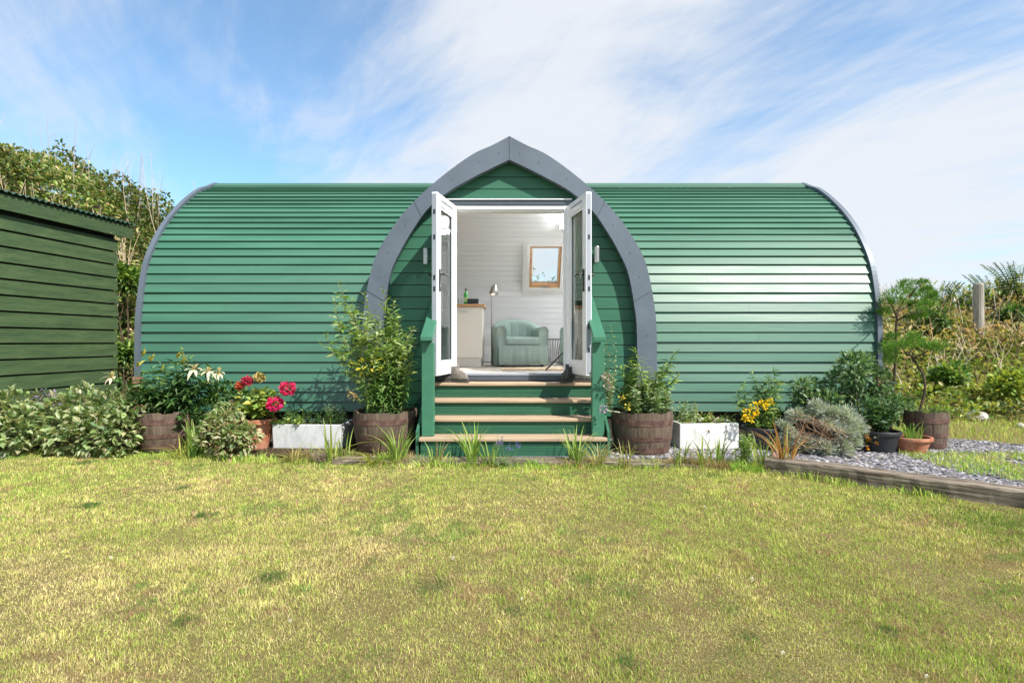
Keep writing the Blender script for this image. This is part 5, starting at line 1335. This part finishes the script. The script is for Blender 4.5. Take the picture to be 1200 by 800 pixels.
# rush mat
m_=MB(); m_.box((-.42,-.32,0),(.42,.32,.012)); o=m_.build('floor_mat',M['rug'],bevel=.004); o.location=(P(620,432,7.5)[0]+.05,7.35,FZ); tag(o,'tan woven mat on the floor in front of the armchair','mat')

# ------------------------------------------------------------------ boots on the top tread
def boot(lab,x,y,z,rz,mt,s=1.0,shaft=True,name='boot'):
    t=thing(name,lab,'boot' if shaft else 'shoe',(x,y,z),'walking boots on the top step',rz); t.scale=(s,s,s)
    def ringset(rings):
        V=[];F=[];n=20
        for (cx_,cy_,cz_,rx,ry,tilt) in rings:
            for k in range(n):
                a=2*PI*k/n; px=math.copysign(abs(math.cos(a))**.8,math.cos(a))*rx; py=math.copysign(abs(math.sin(a))**.8,math.sin(a))*ry
                V.append((cx_+px,cy_+py,cz_+py*tilt))
        for i in range(len(rings)-1):
            for k in range(n): F.append((i*n+k,i*n+(k+1)%n,(i+1)*n+(k+1)%n,(i+1)*n+k))
        F.append(tuple(range(n))[::-1]); F.append(tuple(range((len(rings)-1)*n,len(rings)*n))); return V,F
    # local -y is the toe
    if shaft: rg=[(0,0,.022,.046,.135,0),(0,0,.045,.048,.136,0),(0,.008,.075,.045,.122,-.10),(0,.03,.10,.042,.095,-.25),(0,.055,.125,.041,.07,-.25),(0,.065,.155,.044,.063,-.05),(0,.068,.18,.048,.064,.1),(0,.068,.184,.040,.054,.1),(0,.066,.14,.034,.046,0)]
    else: rg=[(0,0,.022,.044,.135,0),(0,0,.042,.046,.136,0),(0,.01,.065,.041,.118,-.10),(0,.035,.085,.036,.085,-.2),(0,.05,.092,.032,.07,-.2),(0,.05,.06,.026,.055,-.2)]
    m_=MB(); m_.add(*ringset(rg)); o=m_.build('upper',mt,t,smooth=True); sb=o.modifiers.new('s','SUBSURF'); sb.levels=sb.render_levels=1
    m_=MB(); m_.add(*ringset([(0,0,0,.046,.136,0),(0,0,.006,.050,.142,0),(0,0,.022,.050,.142,0),(0,0,.026,.046,.137,0)])); m_.build('sole',M['rubber'],t)
    m_=MB()
    for k in range(4 if shaft else 3):
        yy=-.035+k*.02; zz=.094+k*.018 if shaft else .078+k*.007
        m_.tube([(-.028,yy,zz),(0,yy-.008,zz+.010),(.028,yy+.004,zz)],.0028,5)
    m_.tube([(.0,.0,.13 if shaft else .09),(.04,-.03,.10 if shaft else .06),(.06,-.02,.05),(.065,-.06,.03)],.0025,5); m_.build('laces',M['boot_dark'] if mt is M['boot'] else M['black'],t)
    if shaft:
        m_=MB(); m_.add(*ringset([(0,.012,.12,.024,.008,-.3),(0,.008,.16,.027,.008,-.3),(0,.0,.205,.022,.006,-.3)])); m_.build('tongue',mt,t,smooth=True)
    return t
TT=.736
boot('grey brown walking boot propped at the left door leaf',P(537,0,6.2)[0],6.23,TT,math.radians(62),M['boot'],1.0)
boot('low dark shoe under the left door leaf',P(519,0,6.25)[0],6.27,TT,math.radians(80),M['boot_dark'],.95,False,'shoe')
boot('charcoal walking boot propped at the right door leaf',P(665,0,6.2)[0],6.23,TT,math.radians(-35),M['boot_dark'],1.0)
boot('low dark shoe with loose pale lace under the right door leaf',P(681,0,6.25)[0],6.28,TT,math.radians(70),M['boot_dark'],.95,False,'shoe')

# ------------------------------------------------------------------ light, sky, camera
SUNAZ=math.radians(135.); SUNEL=math.radians(47)
sd=Vector((math.sin(SUNAZ)*math.cos(SUNEL),math.cos(SUNAZ)*math.cos(SUNEL),math.sin(SUNEL)))
sl=bpy.data.lights.new('sun','SUN'); sl.energy=4.0; sl.angle=math.radians(.55); sl.color=(1,.95,.87)
so=bpy.data.objects.new('sun',sl); COL.objects.link(so); so.rotation_euler=sd.to_track_quat('Z','Y').to_euler(); so.location=(8,-8,12)
w=bpy.data.worlds.new('World'); scn.world=w; w.use_nodes=True; nt=w.node_tree; N=nt.nodes; L=nt.links
for n in list(N): N.remove(n)
wo=N.new('ShaderNodeOutputWorld'); bg=N.new('ShaderNodeBackground'); L.new(bg.outputs[0],wo.inputs[0]); bg.inputs[1].default_value=.115
sk=N.new('ShaderNodeTexSky'); sk.sky_type='NISHITA'; sk.sun_disc=False; sk.sun_elevation=SUNEL; sk.sun_rotation=SUNAZ; sk.air_density=1.0; sk.dust_density=.6; sk.ozone_density=1.6
tc=N.new('ShaderNodeTexCoord')
def vm(op,a=None,b=None):
    n=N.new('ShaderNodeVectorMath'); n.operation=op
    for i,v in enumerate((a,b)):
        if v is None: continue
        if isinstance(v,tuple): n.inputs[i].default_value=v
        else: L.new(v,n.inputs[i])
    return n
def ma(op,a,b=None,c=None,clamp=False):
    n=N.new('ShaderNodeMath'); n.operation=op; n.use_clamp=clamp
    for i,v in enumerate((a,b,c)):
        if v is None: continue
        if isinstance(v,(int,float)): n.inputs[i].default_value=v
        else: L.new(v,n.inputs[i])
    return n.outputs[0]
nrm=vm('NORMALIZE',tc.outputs['Generated'])
sep=N.new('ShaderNodeSeparateXYZ'); L.new(nrm.outputs[0],sep.inputs[0])
zz=ma('ADD',ma('MAXIMUM',sep.outputs[2],0.0),.16)
cx_=ma('DIVIDE',sep.outputs[0],zz); cy_=ma('DIVIDE',sep.outputs[1],zz)
cmb=N.new('ShaderNodeCombineXYZ'); L.new(cx_,cmb.inputs[0]); L.new(cy_,cmb.inputs[1])
def cloud(scale,rot,stretch,detail,rough,dist,off=(0,0,0)):
    m0=N.new('ShaderNodeMapping'); m0.inputs['Rotation'].default_value=(0,0,rot); L.new(cmb.outputs[0],m0.inputs[0])
    mp=N.new('ShaderNodeMapping'); mp.inputs['Scale'].default_value=(scale,scale*stretch,1); mp.inputs['Location'].default_value=off
    L.new(m0.outputs[0],mp.inputs[0]); n=N.new('ShaderNodeTexNoise'); n.inputs['Scale'].default_value=1; n.inputs['Detail'].default_value=detail; n.inputs['Roughness'].default_value=rough; n.inputs['Distortion'].default_value=dist
    L.new(mp.outputs[0],n.inputs[0]); return n.outputs[0]
c1=cloud(.62,1.05,1.7,7,.58,.8,(3.1,1.7,0)); c2=cloud(1.25,1.0,3.0,9,.66,1.1,(7,2,0)); c3=cloud(1.1,.45,6.0,6,.62,.5,(1,5,0))
cov=ma('ADD',ma('MULTIPLY',c1,1.15),ma('ADD',ma('MULTIPLY',c2,.55),ma('MULTIPLY',c3,.22)))
# fields of thinner and thicker cloud, placed by compass direction
def lobe(px,py,wid,amp):
    v=Vector(((px-600)/640,1,(400-py)/640)).normalized()
    dd=vm('DOT_PRODUCT',nrm.outputs[0],tuple(v)).outputs['Value']
    return ma('MULTIPLY',ma('POWER',ma('MAXIMUM',dd,0.0),wid),amp)
tot=cov
for a in ((330,80,16,-.14),(430,62,70,-.24),(250,90,60,-.10),(60,150,20,.03),(150,60,40,-.08),(700,180,110,-.14),(800,110,130,-.22),(900,40,110,-.26),(1060,0,70,-.26),(1200,-30,60,-.14),(1150,300,150,-.22),(255,205,120,-.18),(560,110,20,.16),(600,40,40,.16),(820,15,200,.14),(960,190,14,.32),(1150,130,30,.14),(430,175,60,.10)):
    tot=ma('ADD',tot,lobe(*a))
mask=N.new('ShaderNodeMapRange'); mask.interpolation_type='SMOOTHSTEP'; mask.inputs[1].default_value=.62; mask.inputs[2].default_value=1.22; mask.inputs[3].default_value=.10; mask.inputs[4].default_value=.97
L.new(tot,mask.inputs[0])
mx=N.new('ShaderNodeMix'); mx.data_type='RGBA'; L.new(mask.outputs[0],mx.inputs[0]); blu=vm('MULTIPLY',sk.outputs[0],(.72,1.0,1.09)); L.new(blu.outputs[0],mx.inputs[6]); mx.inputs[7].default_value=(3.85,4.02,4.28,1)
L.new(mx.outputs[2],bg.inputs[0])
cam=bpy.data.cameras.new('camera'); co=bpy.data.objects.new('camera',cam); COL.objects.link(co); co.location=(0,0,CAMZ); co.rotation_euler=(PI/2,0,0)
cam.sensor_width=36; cam.lens=FPX/1200*36; cam.clip_start=.05; cam.clip_end=2000; scn.camera=co
vs=scn.view_settings; vs.view_transform='Standard'; vs.look='None'; vs.exposure=.95; vs.gamma=1; vs.use_curve_mapping=False
scn.cycles.use_denoising=True
scn.cycles.max_bounces=10; scn.cycles.transparent_max_bounces=12; scn.cycles.diffuse_bounces=5
scn.cycles.sample_clamp_indirect=10; scn.cycles.caustics_reflective=False; scn.cycles.caustics_refractive=False
